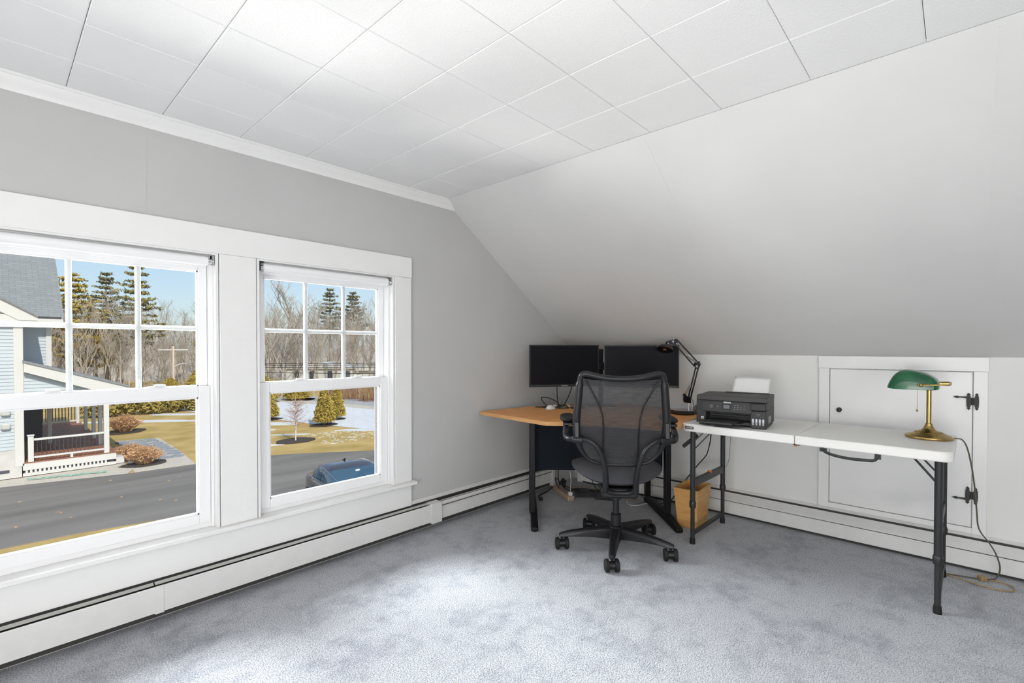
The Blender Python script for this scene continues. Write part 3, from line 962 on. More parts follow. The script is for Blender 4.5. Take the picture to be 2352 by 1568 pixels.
# ================================================================== OFFICE CHAIR
t = thing('office_chair', 'black mesh back office chair with armrests standing at the corner desk', 'chair', (2.520, 1.490, 0), R(37 - 90))
fr = [(-0.150, -0.274, 1.042), (-0.190, -0.268, 1.0505), (-0.2125, -0.264, 1.045), (-0.2215, -0.259, 1.020), (-0.226, -0.255, 0.985), (-0.235, -0.246, 0.88), (-0.241, -0.238, 0.80), (-0.240, -0.226, 0.735), (-0.231, -0.212, 0.675), (-0.208, -0.198, 0.615), (-0.165, -0.19, 0.567), (-0.10, -0.187, 0.545), (0.0, -0.186, 0.541)]
half = [Vector(p) for p in fr]
top = [Vector((0.0, -0.284, 1.022)), Vector((0.10, -0.280, 1.030))]
pts = [Vector((-0.08, -0.281, 1.029))] + half + [Vector((-p.x, p.y, p.z)) for p in half[-2::-1]] + [Vector((0.08, -0.281, 1.029)), Vector((0.0, -0.284, 1.025))]
pth = smooth_path(pts, 5, closed=True)
rr = []
for p in pth:
    if p.z > 1.0:
        rr.append(0.0165)
    elif p.z > 0.70:
        rr.append(0.0215)
    else:
        rr.append(0.0215 - 0.0115 * min(1, (0.70 - p.z) / 0.12))
MB().tube(pth, rr, 10, closed=True).build('back_frame', 'chairplastic', t, smooth=60)
def hw(z):
    tab = [(0.541, 0.10), (0.555, 0.155), (0.58, 0.185), (0.615, 0.206), (0.675, 0.230), (0.735, 0.240), (0.80, 0.241), (0.88, 0.234), (0.985, 0.224), (1.03, 0.21)]
    for (za, a), (zb, b) in zip(tab, tab[1:]):
        if z <= zb:
            return a + (b - a) * (z - za) / (zb - za)
    return tab[-1][1]
def yb_(z):
    tab = [(0.541, -0.186), (0.675, -0.212), (0.80, -0.238), (0.985, -0.256), (1.05, -0.27)]
    for (za, a), (zb, b) in zip(tab, tab[1:]):
        if z <= zb:
            return a + (b - a) * (z - za) / (zb - za)
    return tab[-1][1]
def fn(u, v):
    z = 0.544 + v * (1.024 - 0.544)
    x = (u * 2 - 1) * hw(z)
    z2 = z - (0.0 if v < 0.8 else 0.012 * (v - 0.8) / 0.2 * (1 - (u * 2 - 1) ** 2))
    return (x, yb_(z) - 0.010 * math.cos((u * 2 - 1) * PI / 2), z2)
MB().grid(fn, 20, 28).build('back_mesh', 'mesh', t, smooth=80, fix=False)
for sx in (-1, 1):
    pp = [(sx * x, yb_(z) - 0.014, z) for x, z in ((0.192, 1.015), (0.170, 0.975), (0.138, 0.915), (0.112, 0.86), (0.099, 0.80), (0.095, 0.72), (0.095, 0.60), (0.096, 0.553))]
    MB().tube(smooth_path(pp, 5), 0.0042, 6).build('mesh_seam', 'chairplastic', t, smooth=60)
    MB().cbox((sx * 0.240, -0.262, 0.745), (0.024, 0.016, 0.085), 0, R(-6)).build('back_clip', 'chairplastic', t, bevel=0.004)
    q = MB()
    q.cyl((sx * 0.205, -0.258, 0.690), (sx * 0.262, -0.245, 0.692), 0.0215, n=14)
    q.build('pivot_block', 'chairplastic', t, bevel=0.004)
    pp = [(sx * x, y, z) for x, y, z in ((0.215, -0.262, 0.694), (0.178, -0.276, 0.690), (0.140, -0.280, 0.665), (0.112, -0.276, 0.622), (0.092, -0.266, 0.560), (0.083, -0.250, 0.50), (0.082, -0.232, 0.44), (0.083, -0.215, 0.395))]
    ph = smooth_path(pp, 6)
    MB().tube(ph, [0.0115 + 0.006 * i / len(ph) for i in range(len(ph))], 10).build('yoke_arm', 'chairplastic', t, smooth=60)
    # armrest
    pp = [(sx * x, y, z) for x, y, z in ((0.250, -0.245, 0.692), (0.285, -0.225, 0.690), (0.300, -0.185, 0.702), (0.298, -0.150, 0.735), (0.292, -0.13, 0.765))]
    MB().tube(smooth_path(pp, 5), [0.017] * 16 + [0.014] * 5, 10).build('arm_support', 'chairplastic', t, smooth=60)
    q = MB()
    def pad(u, v, sx=sx):
        a = u * 2 * PI
        ph_ = -PI / 2 + v * PI
        cx, sy = math.cos(a), math.sin(a)
        r = math.cos(ph_)
        ex = lambda k: math.copysign(abs(k) ** 0.65, k)
        return (sx * 0.288 + 0.044 * ex(cx) * r ** 0.6, -0.045 + 0.125 * ex(sy) * r ** 0.6, 0.782 + 0.0165 * math.sin(ph_))
    q.grid(pad, 24, 10)
    q.build('arm_pad', 'rubber', t, smooth=60)
    MB().box(min(sx * 0.26, sx * 0.315), max(sx * 0.26, sx * 0.315), -0.17, -0.06, 0.752, 0.768).build('arm_bracket', 'chairplastic', t, bevel=0.005)
# lower yoke under seat
pp = [(-0.080, -0.222, 0.445), (-0.075, -0.212, 0.412), (-0.052, -0.198, 0.390), (0, -0.19, 0.384), (0.052, -0.198, 0.390), (0.075, -0.212, 0.412), (0.080, -0.222, 0.445)]
MB().tube(smooth_path(pp, 6), 0.0145, 10).build('lower_yoke', 'chairplastic', t, smooth=60)
q = MB()
def seat(u, v):
    a = u * 2 * PI
    r = math.sin(min(1, v * 2) * PI / 2) if v <= 0.5 else math.sin(min(1, (1 - v) * 2) * PI / 2)
    ex = lambda k: math.copysign(abs(k) ** 0.78, k)
    x = 0.262 * ex(math.cos(a)) * r
    y = 0.245 * ex(math.sin(a)) * r + 0.02
    ztop = 0.505 + 0.030 * (x / 0.26) ** 2 - 0.055 * max(0, (y - 0.1) / 0.16) ** 2 - 0.020 * max(0, (-y) / 0.22) ** 2
    if v <= 0.5:
        z = ztop - 0.040 * r ** 6
    else:
        z = ztop - 0.040 - 0.052 * (1 - r ** 4) 
    return (x, y, z)
q.grid(seat, 40, 20)
q.build('seat', 'fabric', t, smooth=70)
MB().box(-0.10, 0.10, -0.19, 0.12, 0.352, 0.410).build('tilt_mechanism', 'chairplastic', t, bevel=0.012)
q = MB()
q.lathe([(0.030, 0.295), (0.030, 0.350), (0.045, 0.355), (0.0, 0.356)], 20)
q.build('column_top', 'chairplastic', t, smooth=40)
MB().cyl((0, 0, 0.19), (0, 0, 0.30), 0.0185, n=20).build('gas_lift', 'chairplastic', t, smooth=40)
q = MB()
q.lathe([(0.022, 0.05), (0.030, 0.052), (0.030, 0.075), (0.048, 0.085), (0.050, 0.115), (0.042, 0.135), (0.031, 0.142), (0.030, 0.205), (0.024, 0.207), (0.0, 0.207)], 24)
q.build('hub', 'chairplastic', t, smooth=35)
for k in range(5):
    a = R(63 + 72 * k) - R(37 - 90)
    ca, sa = math.cos(a), math.sin(a)
    q = MB()
    secs = [(0.03, 0.036, 0.066, 0.134), (0.09, 0.031, 0.072, 0.130), (0.18, 0.026, 0.079, 0.121), (0.26, 0.022, 0.079, 0.111), (0.315, 0.019, 0.076, 0.101), (0.340, 0.014, 0.077, 0.094)]
    vs, fs = [], []
    for (r_, h_, z0, z1) in secs:
        for (dx_, zz) in ((-h_, z0), (h_, z0), (h_ * 0.9, z1 - 0.010), (h_ * 0.55, z1), (-h_ * 0.55, z1), (-h_ * 0.9, z1 - 0.010)):
            vs.append((ca * r_ - sa * dx_, sa * r_ + ca * dx_, zz))
    for i in range(len(secs) - 1):
        for j in range(6):
            fs.append((i * 6 + j, i * 6 + (j + 1) % 6, i * 6 + 6 + (j + 1) % 6, i * 6 + 6 + j))
    fs += [tuple(range(6))[::-1], tuple(range(len(vs) - 6, len(vs)))]
    q.add(vs, fs)
    lg = q.build('leg', 'chairplastic', t, bevel=0.003)
    # caster, swivelled
    c = Vector((ca * 0.322, sa * 0.322, 0.035))
    sw = R([-14, 4, 2, -8, 6][k]) + R(6)
    ax = Vector((math.cos(sw), math.sin(sw), 0))
    q = MB()
    q.cyl((c.x, c.y, 0.062), (c.x, c.y, 0.088), 0.009, n=10)
    q.cyl(c - ax * 0.018, c + ax * 0.018, 0.022, n=16)
    q.build('caster_housing', 'chairplastic', lg, smooth=40)
    for s_ in (-1, 1):
        q = MB()
        q.tube([c + ax * s_ * 0.017, c + ax * s_ * 0.020, c + ax * s_ * 0.034, c + ax * s_ * 0.038], [0.032, 0.0348, 0.0348, 0.029], 22)
        q.build('caster_wheel', 'rubber', lg, smooth=40)

# ================================================================== FOLDING TABLE
TA = R(-0.9)
t = thing('folding_table', 'white plastic folding table with dark grey legs against the knee wall', 'table', (3.128, 0.617, 0), TA)
ZT = 0.737
def rrect(x0, x1, y0, y1, corners, rad, n=7):
    pts = []
    cs = [(x1 - rad, y1 - rad, 0), (x0 + rad, y1 - rad, 90), (x0 + rad, y0 + rad, 180), (x1 - rad, y0 + rad, 270)]
    for i, (cx, cy, a0) in enumerate(cs):
        if corners[i]:
            for k in range(n + 1):
                a = R(a0 + 90 * k / n)
                pts.append((cx + rad * math.cos(a), cy + rad * math.sin(a)))
        else:
            pts.append(((x1, x0, x0, x1)[i], (y1, y1, y0, y0)[i]))
    return pts
for s_ in (1, -1):
    if s_ > 0:
        poly = rrect(-0.305, 0.305, 0.0012, 0.61, (1, 1, 0, 0), 0.045)
    else:
        poly = rrect(-0.305, 0.305, -0.61, -0.0012, (0, 0, 1, 1), 0.045)
    MB().prism(poly, ZT - 0.046, ZT).build('tabletop_half', 'tabletop', t, bevel=0.006, seg=3)
for ys in (1, -1):
    for xs in (1, -1):
        x, y = xs * 0.243, ys * 0.560
        q = MB()
        q.cyl((x, y, 0.235), (x, y, ZT - 0.046), 0.0152, n=16)
        lg = q.build('leg', 'tableleg', t, smooth=40)
        q = MB()
        q.lathe([(0.0, 0.222), (0.0180, 0.222), (0.0192, 0.228), (0.0192, 0.252), (0.0165, 0.262), (0.0152, 0.263)], 16, Matrix.Translation((x, y, 0)))
        q.build('collar', 'black', lg, smooth=40)
        q = MB()
        q.cyl((x, y, 0.02), (x, y, 0.24), 0.0122, n=16)
        q.build('leg_extension', 'tableleg', lg, smooth=40)
        q = MB()
        q.lathe([(0.0, 0.0), (0.016, 0.0), (0.0155, 0.02), (0.0138, 0.036), (0.0, 0.036)], 16, Matrix.Translation((x, y, 0)))
        q.build('foot_cap', 'rubber', lg, smooth=40)
    y = ys * 0.560
    MB().box(-0.235, 0.235, y - 0.009, y + 0.009, 0.345, 0.392).build('crossbar', 'tableleg', t, bevel=0.003)
    MB().box(-0.238, 0.238, y - 0.010, y + 0.010, 0.052, 0.074).build('lower_crossbar', 'tableleg', t, bevel=0.003)
    q = MB()
    q.box(-0.20, 0.20, y - 0.012, y + 0.012, ZT - 0.062, ZT - 0.046)
    q.build('leg_hinge_bar', 'tableleg', t)
    for xx in (-0.10, 0.03):
        for s_ in (-1, 1):
            q = MB()
            q.box(xx + s_ * 0.03 - 0.0, xx + s_ * 0.03 + 0.003, y - 0.0105, y + 0.0105, 0.36, 0.366)
            q.build('rivet', 'black', t)
    if ys > 0:
        MB().cyl((0.015, y - 0.011, 0.392), (0.015, y + 0.011, 0.392), 0.0075, n=14).build('release_button', 'orange', t, smooth=40)
    for xs in (1, -1):
        q = MB()
        x = xs * 0.223
        q.beam((x, y - ys * 0.002, 0.575), (x - xs * 0.02, y - ys * 0.098, ZT - 0.047), 0.010, 0.007, (0, 0, 1))
        q.build('brace', 'black', t)
        q = MB()
        q.beam((x + xs * 0.002, y - ys * 0.004, 0.625), (x - xs * 0.01, y - ys * 0.062, ZT - 0.047), 0.008, 0.006, (0, 0, 1))
        q.build('brace', 'black', t)
q = MB()
q.beam((-0.20, 0.64, 0.575), (-0.19, 0.555, 0.655), 0.022, 0.022)
q.build('folding_strut', 'black', t, bevel=0.004)
q = MB()
hp = [(-0.300, -0.125, 0.690), (-0.305, -0.140, 0.672), (-0.308, -0.180, 0.661), (-0.309, -0.240, 0.656), (-0.308, -0.300, 0.658), (-0.305, -0.335, 0.663), (-0.300, -0.350, 0.690)]
q.tube(smooth_path(hp, 6), 0.0075, 8)
q.cbox((-0.298, -0.347, 0.680), (0.012, 0.024, 0.024))
q.cbox((-0.300, -0.128, 0.682), (0.012, 0.03, 0.018))
q.build('carry_handle', 'black', t, smooth=40)
q = MB()
q.box(-0.10, -0.27, -0.016, 0.016, 0.682, 0.691)
q.build('center_latch', 'black', t)
q = MB()
q.box(-0.285, -0.277, -0.006, 0.006, 0.678, 0.683)
q.build('latch_tab', 'orange', t)
bp_ = MB().box(-0.3062, -0.304, 0.530, 0.582, 0.707, 0.723).build('brand_plate', 'black', t, bevel=0.002)
text_mesh('brand_lettering', 'LIFETIME', 0.0112, 'mark', bp_, Matrix.Translation((-0.3064, 0.556, 0.715)) @ Matrix.Rotation(-PI / 2, 4, 'Z') @ Matrix.Rotation(PI / 2, 4, 'X'), bold=0.0001)

# ================================================================== PRINTER
# local frame: x to the right along the front, y into the machine, z up
PRZ = R(-90 + 7)
t = thing('printer', 'black ink tank printer with open output tray on the folding table', 'printer', (2.893, 0.965, ZT), PRZ)
Wd, Dp, Hh = 0.375, 0.30, 0.175
wx = Wd / 2
q = MB()
q.box(-wx, -wx + 0.055, 0, Dp, 0.012, Hh - 0.030)
q.box(-wx + 0.055, wx - 0.078, 0.10, Dp, 0.012, Hh - 0.030)
q.box(-wx + 0.055, wx - 0.078, 0.006, 0.10, 0.012, 0.030)
q.box(-wx + 0.055, wx - 0.078, 0.006, 0.10, 0.085, Hh - 0.030)
q.build('body', 'printer', t, bevel=0.003)
MB().box(-wx + 0.055, wx - 0.078, 0.094, 0.0995, 0.030, 0.085).build('cavity', 'printerdark', t)
for z in (0.045, 0.058, 0.071):
    MB().box(-wx + 0.06, wx - 0.082, 0.075, 0.0945, z, z + 0.002).build('roller_rib', 'printer', t)
MB().box(-wx + 0.075, -wx + 0.09, 0.02, 0.094, 0.074, 0.080).build('paper_guide', 'panelgrey', t)
MB().box(-wx, wx, 0.004, Dp, Hh - 0.030, Hh).build('scanner_lid', 'printerlid', t, bevel=0.004)
MB().box(-wx + 0.11, wx - 0.025, Dp - 0.055, Dp - 0.015, Hh, Hh + 0.005).build('feed_cover', 'printerlid', t, bevel=0.002)
# control panel, tilted
pm = Matrix.Translation((-0.018, -0.001, 0.112)) @ Matrix.Rotation(R(-14), 4, 'X')
pw = (Wd - 0.055 - 0.080) / 2 + 0.012
cp = MB().box(-pw, pw, -0.004, 0.010, -0.032, 0.030, pm).build('control_panel', 'panelgrey', t, bevel=0.003)
MB().box(-0.027, 0.027, -0.0055, 0.0, -0.016, 0.019, pm).build('screen_bezel', 'printer', cp, bevel=0.003)
MB().box(-0.016, 0.016, -0.0062, 0.0, -0.010, 0.011, pm).build('display', 'lcd', cp)
def pmark(x, z, w_, h_, m='markgrey'):
    MB().box(x - w_ / 2, x + w_ / 2, -0.0046, -0.003, z - h_ / 2, z + h_ / 2, pm).build('button_mark', m, cp)
q = MB()
q.tube([pm @ Vector((-0.083 + 0.0085 * math.cos(a * PI / 8), -0.0045, 0.0085 * math.sin(a * PI / 8))) for a in range(16)], 0.0009, 4, closed=True)
q.build('power_button', 'markgrey', cp)
pmark(-0.083, 0.0, 0.002, 0.006)
pmark(-0.048, 0.0, 0.007, 0.004)
for (x, z) in ((0.044, 0.012), (0.060, 0.012), (0.044, 0.0), (0.060, 0.0), (0.076, 0.0), (0.042, -0.012), (0.058, -0.012), (0.074, -0.012), (0.094, 0.011), (0.093, -0.009)):
    pmark(x, z, 0.005, 0.0035)
text_mesh('brand_lettering', 'EPSON', 0.0125, 'mark', cp, pm @ Matrix.Translation((0.002, -0.0045, 0.0250)) @ Matrix.Rotation(PI / 2, 4, 'X'), bold=0.0004)
# paper output tray
q = MB()
q.box(-wx + 0.035, wx - 0.115, -0.085, 0.08, 0.026, 0.031)
q.build('output_tray', 'printer', t, bevel=0.002)
MB().box(-wx + 0.045, wx - 0.155, -0.105, -0.084, 0.022, 0.034).build('tray_lip', 'printer', t, bevel=0.003)
MB().box(-wx + 0.06, wx - 0.14, -0.045, 0.075, 0.031, 0.033).build('tray_slide', 'panelgrey', t)
q = MB()
q.lathe([(0.0, 0.0), (0.034, 0.0), (0.032, 0.010), (0.024, 0.016), (0.0, 0.016)], 20, Matrix.Translation((-wx + 0.045, 0.025, 0.0)))
q.build('front_foot', 'rubber', t, smooth=40)
for px, py in ((-wx + 0.05, Dp - 0.04), (wx - 0.05, Dp - 0.04)):
    MB().cyl((px, py, 0), (px, py, 0.014), 0.016, n=14).build('foot', 'rubber', t)
# ink tank housing at right
tk = MB().box(wx - 0.080, wx - 0.001, -0.008, Dp - 0.05, 0.0015, 0.100).build('ink_tank', 'printer', t, bevel=0.004)
MB().box(wx - 0.080, wx - 0.001, -0.010, 0.06, 0.1005, Hh - 0.032).build('tank_cover', 'printer', t, bevel=0.006)
MB().box(wx - 0.080, wx - 0.001, 0.055, Dp - 0.003, 0.1005, Hh - 0.030).build('side_cover', 'printer', t, bevel=0.002)
MB().box(wx - 0.080, wx - 0.001, Dp - 0.05, Dp - 0.003, 0.012, 0.1005).build('rear_cover', 'printer', t)
for k in range(4):
    x = wx - 0.066 + k * 0.0172
    w_ = MB()
    w_.prism([(x + 0.0050 * math.cos(a * PI / 6), 0.039 + (0.013 if math.sin(a * PI / 6) >= 0 else -0.013) + 0.005 * math.sin(a * PI / 6)) for a in range(12)], -0.0092, -0.007, 'y')
    w_.build('ink_window', 'ink', tk)
    MB().box(x - 0.0042, x + 0.0042, -0.0096, -0.008, 0.022, 0.037).build('ink_level', 'markgrey', tk)
text_mesh('model_lettering', 'ET-2750', 0.0062, 'markgrey', tk, Matrix.Translation((wx - 0.041, -0.0084, 0.082)) @ Matrix.Rotation(PI / 2, 4, 'X'))
MB().box(wx - 0.044, wx - 0.038, -0.0085, -0.007, 0.074, 0.0765).build('model_mark', 'markgrey', tk)
MB().box(wx - 0.002, wx + 0.0004, 0.075, 0.165, 0.025, 0.062).build('rating_label', 'markgrey', t)
MB().box(wx - 0.002, wx + 0.0004, 0.035, 0.055, 0.018, 0.034).build('side_port', 'printerdark', t)
q = MB()
q.box(-wx + 0.028, -wx + 0.042, -0.0008, 0.001, 0.034, 0.048)
q.build('logo_plate', 'mark', t)
MB().box(-wx + 0.032, -wx + 0.038, -0.0014, 0.001, 0.038, 0.044).build('logo_mark', 'printer', t)
# sheet of paper leaning out of the rear feed
q = MB()
def pf(u, v):
    return (-0.045 + u * 0.205, Dp - 0.040 + 0.085 * v + 0.012 * v * v, Hh - 0.02 + 0.115 * v + 0.003 * math.sin(u * PI) * v)
q.grid(pf, 10, 6)
pp_ = q.build('paper_sheet', 'paper', None, smooth=80, fix=False, solid=0.0006)
pp_.location = (2.893, 0.965, ZT)
pp_.rotation_euler = (0, 0, PRZ)
tag(pp_, 'blank white paper sheet standing in the rear feed of the printer', 'paper')

# ================================================================== BANKER LAMP
t = thing('bankers_lamp', 'brass bankers lamp with green glass shade at the end of the folding table', 'lamp', (3.205, 0.108, ZT), 0)
q = MB()
q.lathe([(0.0, 0.0), (0.088, 0.0), (0.093, 0.003), (0.0945, 0.008), (0.092, 0.013), (0.086, 0.017), (0.066, 0.024), (0.050, 0.031), (0.046, 0.036), (0.040, 0.0375), (0.031, 0.041), (0.023, 0.049), (0.0175, 0.060), (0.0145, 0.068), (0.015, 0.072), (0.013, 0.075), (0.0, 0.075)], 48)
bs = q.build('base', 'brass', t, smooth=50)
q = MB()
for k in range(36):
    a = 2 * PI * k / 36
    q.ell((0.0525 * math.cos(a), 0.0525 * math.sin(a), 0.030), 0.0036, 0.0036, 0.0026, 8, 5)
q.build('beaded_ring', 'brassdark', bs, smooth=60)
q = MB()
for a in (-2.6, -1.0, 0.6, 2.2):
    q.cyl((0.072 * math.cos(a), 0.072 * math.sin(a), 0.018), (0.072 * math.cos(a), 0.072 * math.sin(a), 0.024), 0.003, n=8)
q.build('base_screw', 'brassdark', bs)
q = MB()
q.lathe([(0.0100, 0.068), (0.0100, 0.262), (0.0125, 0.264), (0.0125, 0.270), (0.007, 0.280), (0.0, 0.284)], 24)
q.build('stem', 'brass', t, smooth=40)
# shade: visor cross-section in y-z swept along x, closed with domed ends
ysec = [(-0.038, 0.252), (-0.038, 0.272), (-0.031, 0.293), (-0.010, 0.312), (0.022, 0.328), (0.066, 0.339), (0.102, 0.339), (0.128, 0.322), (0.147, 0.292), (0.158, 0.262), (0.160, 0.252)]
secs_ = smooth_path([(0, a, b) for a, b in ysec], 3)
NS = len(secs_)
def shade_pts(inset):
    rows = []
    for (xx, sc_) in ((-0.118, 0.40), (-0.116, 0.62), (-0.110, 0.80), (-0.098, 0.92), (-0.080, 0.985), (-0.04, 1.0), (0.04, 1.0), (0.080, 0.985), (0.098, 0.92), (0.110, 0.80), (0.116, 0.62), (0.118, 0.40)):
        row = []
        for p in secs_:
            cy_, cz = 0.061, 0.245
            k_ = sc_ * (1 - inset)
            zz = cz + (p.z - cz) * k_
            yy = cy_ + (p.y - cy_) * (0.55 + 0.45 * k_)
            row.append((xx * (1 - inset), yy, zz))
        rows.append(row)
    return rows
rows = shade_pts(0.0)
q = MB()
vs = [p for r_ in rows for p in r_]
fs = [(i * NS + j, i * NS + j + 1, (i + 1) * NS + j + 1, (i + 1) * NS + j) for i in range(len(rows) - 1) for j in range(NS - 1)]
fs.append(tuple(range(NS)))
fs.append(tuple((len(rows) - 1) * NS + j for j in range(NS))[::-1])
q.add(vs, fs)
q.build('lamp_shade', 'green', t, smooth=60, solid=0.0035)
q = MB()
pp = [(-0.130, 0.026, 0.272), (-0.132, -0.02, 0.275), (-0.128, -0.058, 0.277), (-0.105, -0.078, 0.277), (0.0, -0.080, 0.278), (0.105, -0.078, 0.277), (0.128, -0.058, 0.277), (0.132, -0.02, 0.275), (0.130, 0.026, 0.272)]
q.tube(smooth_path(pp, 6), 0.0042, 8)
q.build('yoke', 'brass', t, smooth=60)
q = MB()
q.beam((0, -0.080, 0.278), (0, 0.002, 0.272), 0.012, 0.006)
q.build('yoke_bracket', 'brass', t)
for sx in (-1, 1):
    q = MB()
    q.ell((sx * 0.128, 0.026, 0.272), 0.011, 0.009, 0.009, 14, 8)
    q.ell((sx * 0.127, 0.036, 0.272), 0.006, 0.006, 0.006, 12, 8)
    q.build('pivot_knob', 'brass', t, smooth=60)
q = MB()
q.lathe([(0.0, 0.0), (0.015, 0.0), (0.017, 0.02), (0.012, 0.05), (0.0, 0.052)], 16, Matrix.Translation((0, 0.03, 0.262)) @ Matrix.Rotation(-PI / 2, 4, 'X'))
q.build('socket', 'brassdark', t, smooth=40)
q = MB()
cx_, cy_ = -0.02, 0.045
for k in range(26):
    q.ell((cx_, cy_, 0.252 - k * 0.0042), 0.0014, 0.0014, 0.0017, 6, 4)
q.lathe([(0.0, 0.012), (0.002, 0.010), (0.006, 0.0), (0.0, -0.002)], 10, Matrix.Translation((cx_, cy_, 0.252 - 26 * 0.0042 - 0.010)))
q.build('pull_chain', 'brassdark', t)
# its flex: down beside the table, past the hinge, to the carpet
pts = [(3.225, 0.022, 0.744), (3.238, 0.004, 0.743), (3.245, -0.016, 0.738), (3.25, -0.034, 0.70), (3.28, -0.052, 0.60), (3.33, -0.065, 0.48), (3.38, -0.073, 0.37), (3.41, -0.083, 0.27), (3.455, -0.125, 0.19), (3.49, -0.150, 0.13), (3.515, -0.165, 0.06), (3.51, -0.155, 0.012), (3.47, -0.13, 0.005), (3.44, -0.085, 0.005), (3.42, -0.02, 0.005), (3.40, 0.04, 0.005)]
cable('lamp_cord', pts, 0.0033, 'cordbrown', 'thin brown flex running from the brass lamp down past the lower hinge')
pts = [(3.40, 0.06, 0.006), (3.385, 0.03, 0.006), (3.365, -0.03, 0.006), (3.345, -0.10, 0.006), (3.345, -0.16, 0.006), (3.375, -0.205, 0.006), (3.43, -0.205, 0.006), (3.46, -0.17, 0.006), (3.455, -0.125, 0.006)]
cable('extension_cord', pts, 0.0035, 'cordtan', 'tan extension cord looped on the carpet by the right heater')
t = thing('cord_plug', 'square brown plug lying on the carpet where the cords meet', 'plug', (3.44, -0.098, 0), R(30))
MB().box(-0.018, 0.018, -0.014, 0.014, 0, 0.024).build('plug_body', 'cordtan', t, bevel=0.004)
MB().box(-0.024, -0.018, -0.006, 0.006, 0.008, 0.016).build('strain_relief', 'cordtan', t)

# ================================================================== WASTE BASKET
t = thing('wastebasket', 'tapered wooden wastebasket on the carpet between desk and folding table', 'basket', (3.222, 1.315, 0), R(3))
def frust(hx0, hy0, hx1, hy1, z0, z1):
    return [(-hx0, -hy0, z0), (hx0, -hy0, z0), (hx0, hy0, z0), (-hx0, hy0, z0), (-hx1, -hy1, z1), (hx1, -hy1, z1), (hx1, hy1, z1), (-hx1, hy1, z1)]
for nm, idx in (('front_board', 0), ('side_board', 1), ('back_board', 2), ('side_board', 3)):
    o_ = frust(0.103, 0.062, 0.128, 0.082, 0.004, 0.262)
    i_ = frust(0.096, 0.055, 0.121, 0.075, 0.004, 0.262)
    a, b = idx, (idx + 1) % 4
    q = MB()
    q.add([o_[a], o_[b], o_[b + 4], o_[a + 4], i_[a], i_[b], i_[b + 4], i_[a + 4]], [(0, 1, 2, 3), (7, 6, 5, 4), (0, 4, 5, 1), (1, 5, 6, 2), (2, 6, 7, 3), (3, 7, 4, 0)])
    q.build(nm, 'basket', t)
MB().box(-0.098, 0.098, -0.057, 0.057, 0.0, 0.010).build('bottom_board', 'basket', t)

# ================================================================== UNDER THE DESK
a, b = Vector((3.052, 2.198, 0)), Vector((3.215, 2.478, 0))
d_ = b - a
t = thing('power_strip', 'beige power strip on the carpet under the desk', 'power strip', ((a + b) / 2), math.atan2(d_.y, d_.x))
L = d_.length
MB().box(-L / 2, L / 2, -0.027, 0.027, 0, 0.040).build('housing', 'beige', t, bevel=0.006)
for k in range(5):
    x = -L / 2 + 0.09 + k * 0.046
    q = MB()
    q.box(x - 0.004, x + 0.004, -0.012, -0.010, 0.0395, 0.0408)
    q.box(x - 0.004, x + 0.004, 0.010, 0.012, 0.0395, 0.0408)
    q.box(x + 0.006, x + 0.010, -0.002, 0.002, 0.0395, 0.0408)
    q.build('socket_slot', 'black', t)
MB().box(-L / 2 + 0.02, -L / 2 + 0.045, -0.012, 0.012, 0.040, 0.0425).build('switch', 'beige', t)
t = thing('charger_plug', 'white charger plug standing in the near end of the power strip', 'plug', (3.062, 2.215, 0.040), R(60))
MB().box(-0.014, 0.014, -0.014, 0.014, 0, 0.030).build('plug_body', 'cordwhite', t, bevel=0.004)
q = MB()
q.tube(smooth_path([(0, 0, 0.028), (0.002, -0.002, 0.05), (0.006, -0.008, 0.09), (0.02, -0.01, 0.16), (0.06, 0.0, 0.23), (0.09, 0.01, 0.30)], 6), 0.0025, 6)
q.build('plug_cord', 'cordwhite', t, smooth=60)
rnd = random.Random(11)
pts = []
for i in range(16):
    an = i * 2.1
    pts.append((3.165 + 0.030 * math.cos(an) + rnd.uniform(-.01, .01), 2.355 + 0.038 * math.sin(an * 1.1), 0.060 + 0.045 * abs(math.sin(i * 0.9)) + rnd.uniform(-.005, .02)))
cable('cable_tangle', pts, 0.0045, 'cord', 'tangled black plug leads piled on the power strip', sub=6)
cable('cable', [(3.20, 2.49, 0.03), (3.10, 2.475, 0.012), (2.98, 2.46, 0.008), (2.93, 2.42, 0.008), (2.92, 2.40, 0.008)], 0.005, 'cord', 'black lead lying along the foot of the left heater')
t = thing('wall_plug', 'small dark plug lying on the carpet beside the left heater', 'plug', (2.915, 2.39, 0), R(50))
MB().box(-0.02, 0.02, -0.013, 0.013, 0, 0.026).build('plug_body', 'black', t, bevel=0.004)
MB().cyl((0.02, 0, 0.013), (0.034, 0, 0.013), 0.006, 0.004, n=8).build('strain_relief', 'black', t)
for k, (pp, m_, lb) in enumerate((
    ([(3.19, 2.36, 0.06), (3.26, 2.30, 0.02), (3.34, 2.20, 0.012), (3.42, 2.06, 0.010), (3.40, 1.96, 0.010), (3.33, 1.93, 0.010)], 'cord', 'black lead curving across the carpet behind the power adapter'),
    ([(3.22, 2.47, 0.012), (3.33, 2.38, 0.015), (3.42, 2.24, 0.015), (3.45, 2.08, 0.010), (3.42, 1.92, 0.008), (3.39, 1.80, 0.008)], 'cordtan', 'beige lead arching over the carpet in the desk corner'),
    ([(3.21, 2.22, 0.02), (3.28, 2.12, 0.012), (3.33, 2.14, 0.012), (3.37, 2.22, 0.014), (3.30, 2.30, 0.02), (3.22, 2.30, 0.03)], 'cord', 'black looped lead between power strip and power adapter'),
    ([(3.36, 1.88, 0.006), (3.30, 1.86, 0.006), (3.27, 1.80, 0.006), (3.31, 1.76, 0.006), (3.38, 1.74, 0.006), (3.45, 1.68, 0.008)], 'cordwhite', 'thin white lead on the carpet behind the chair base'))):
    cable('cable', pp, 0.0035, m_, lb)
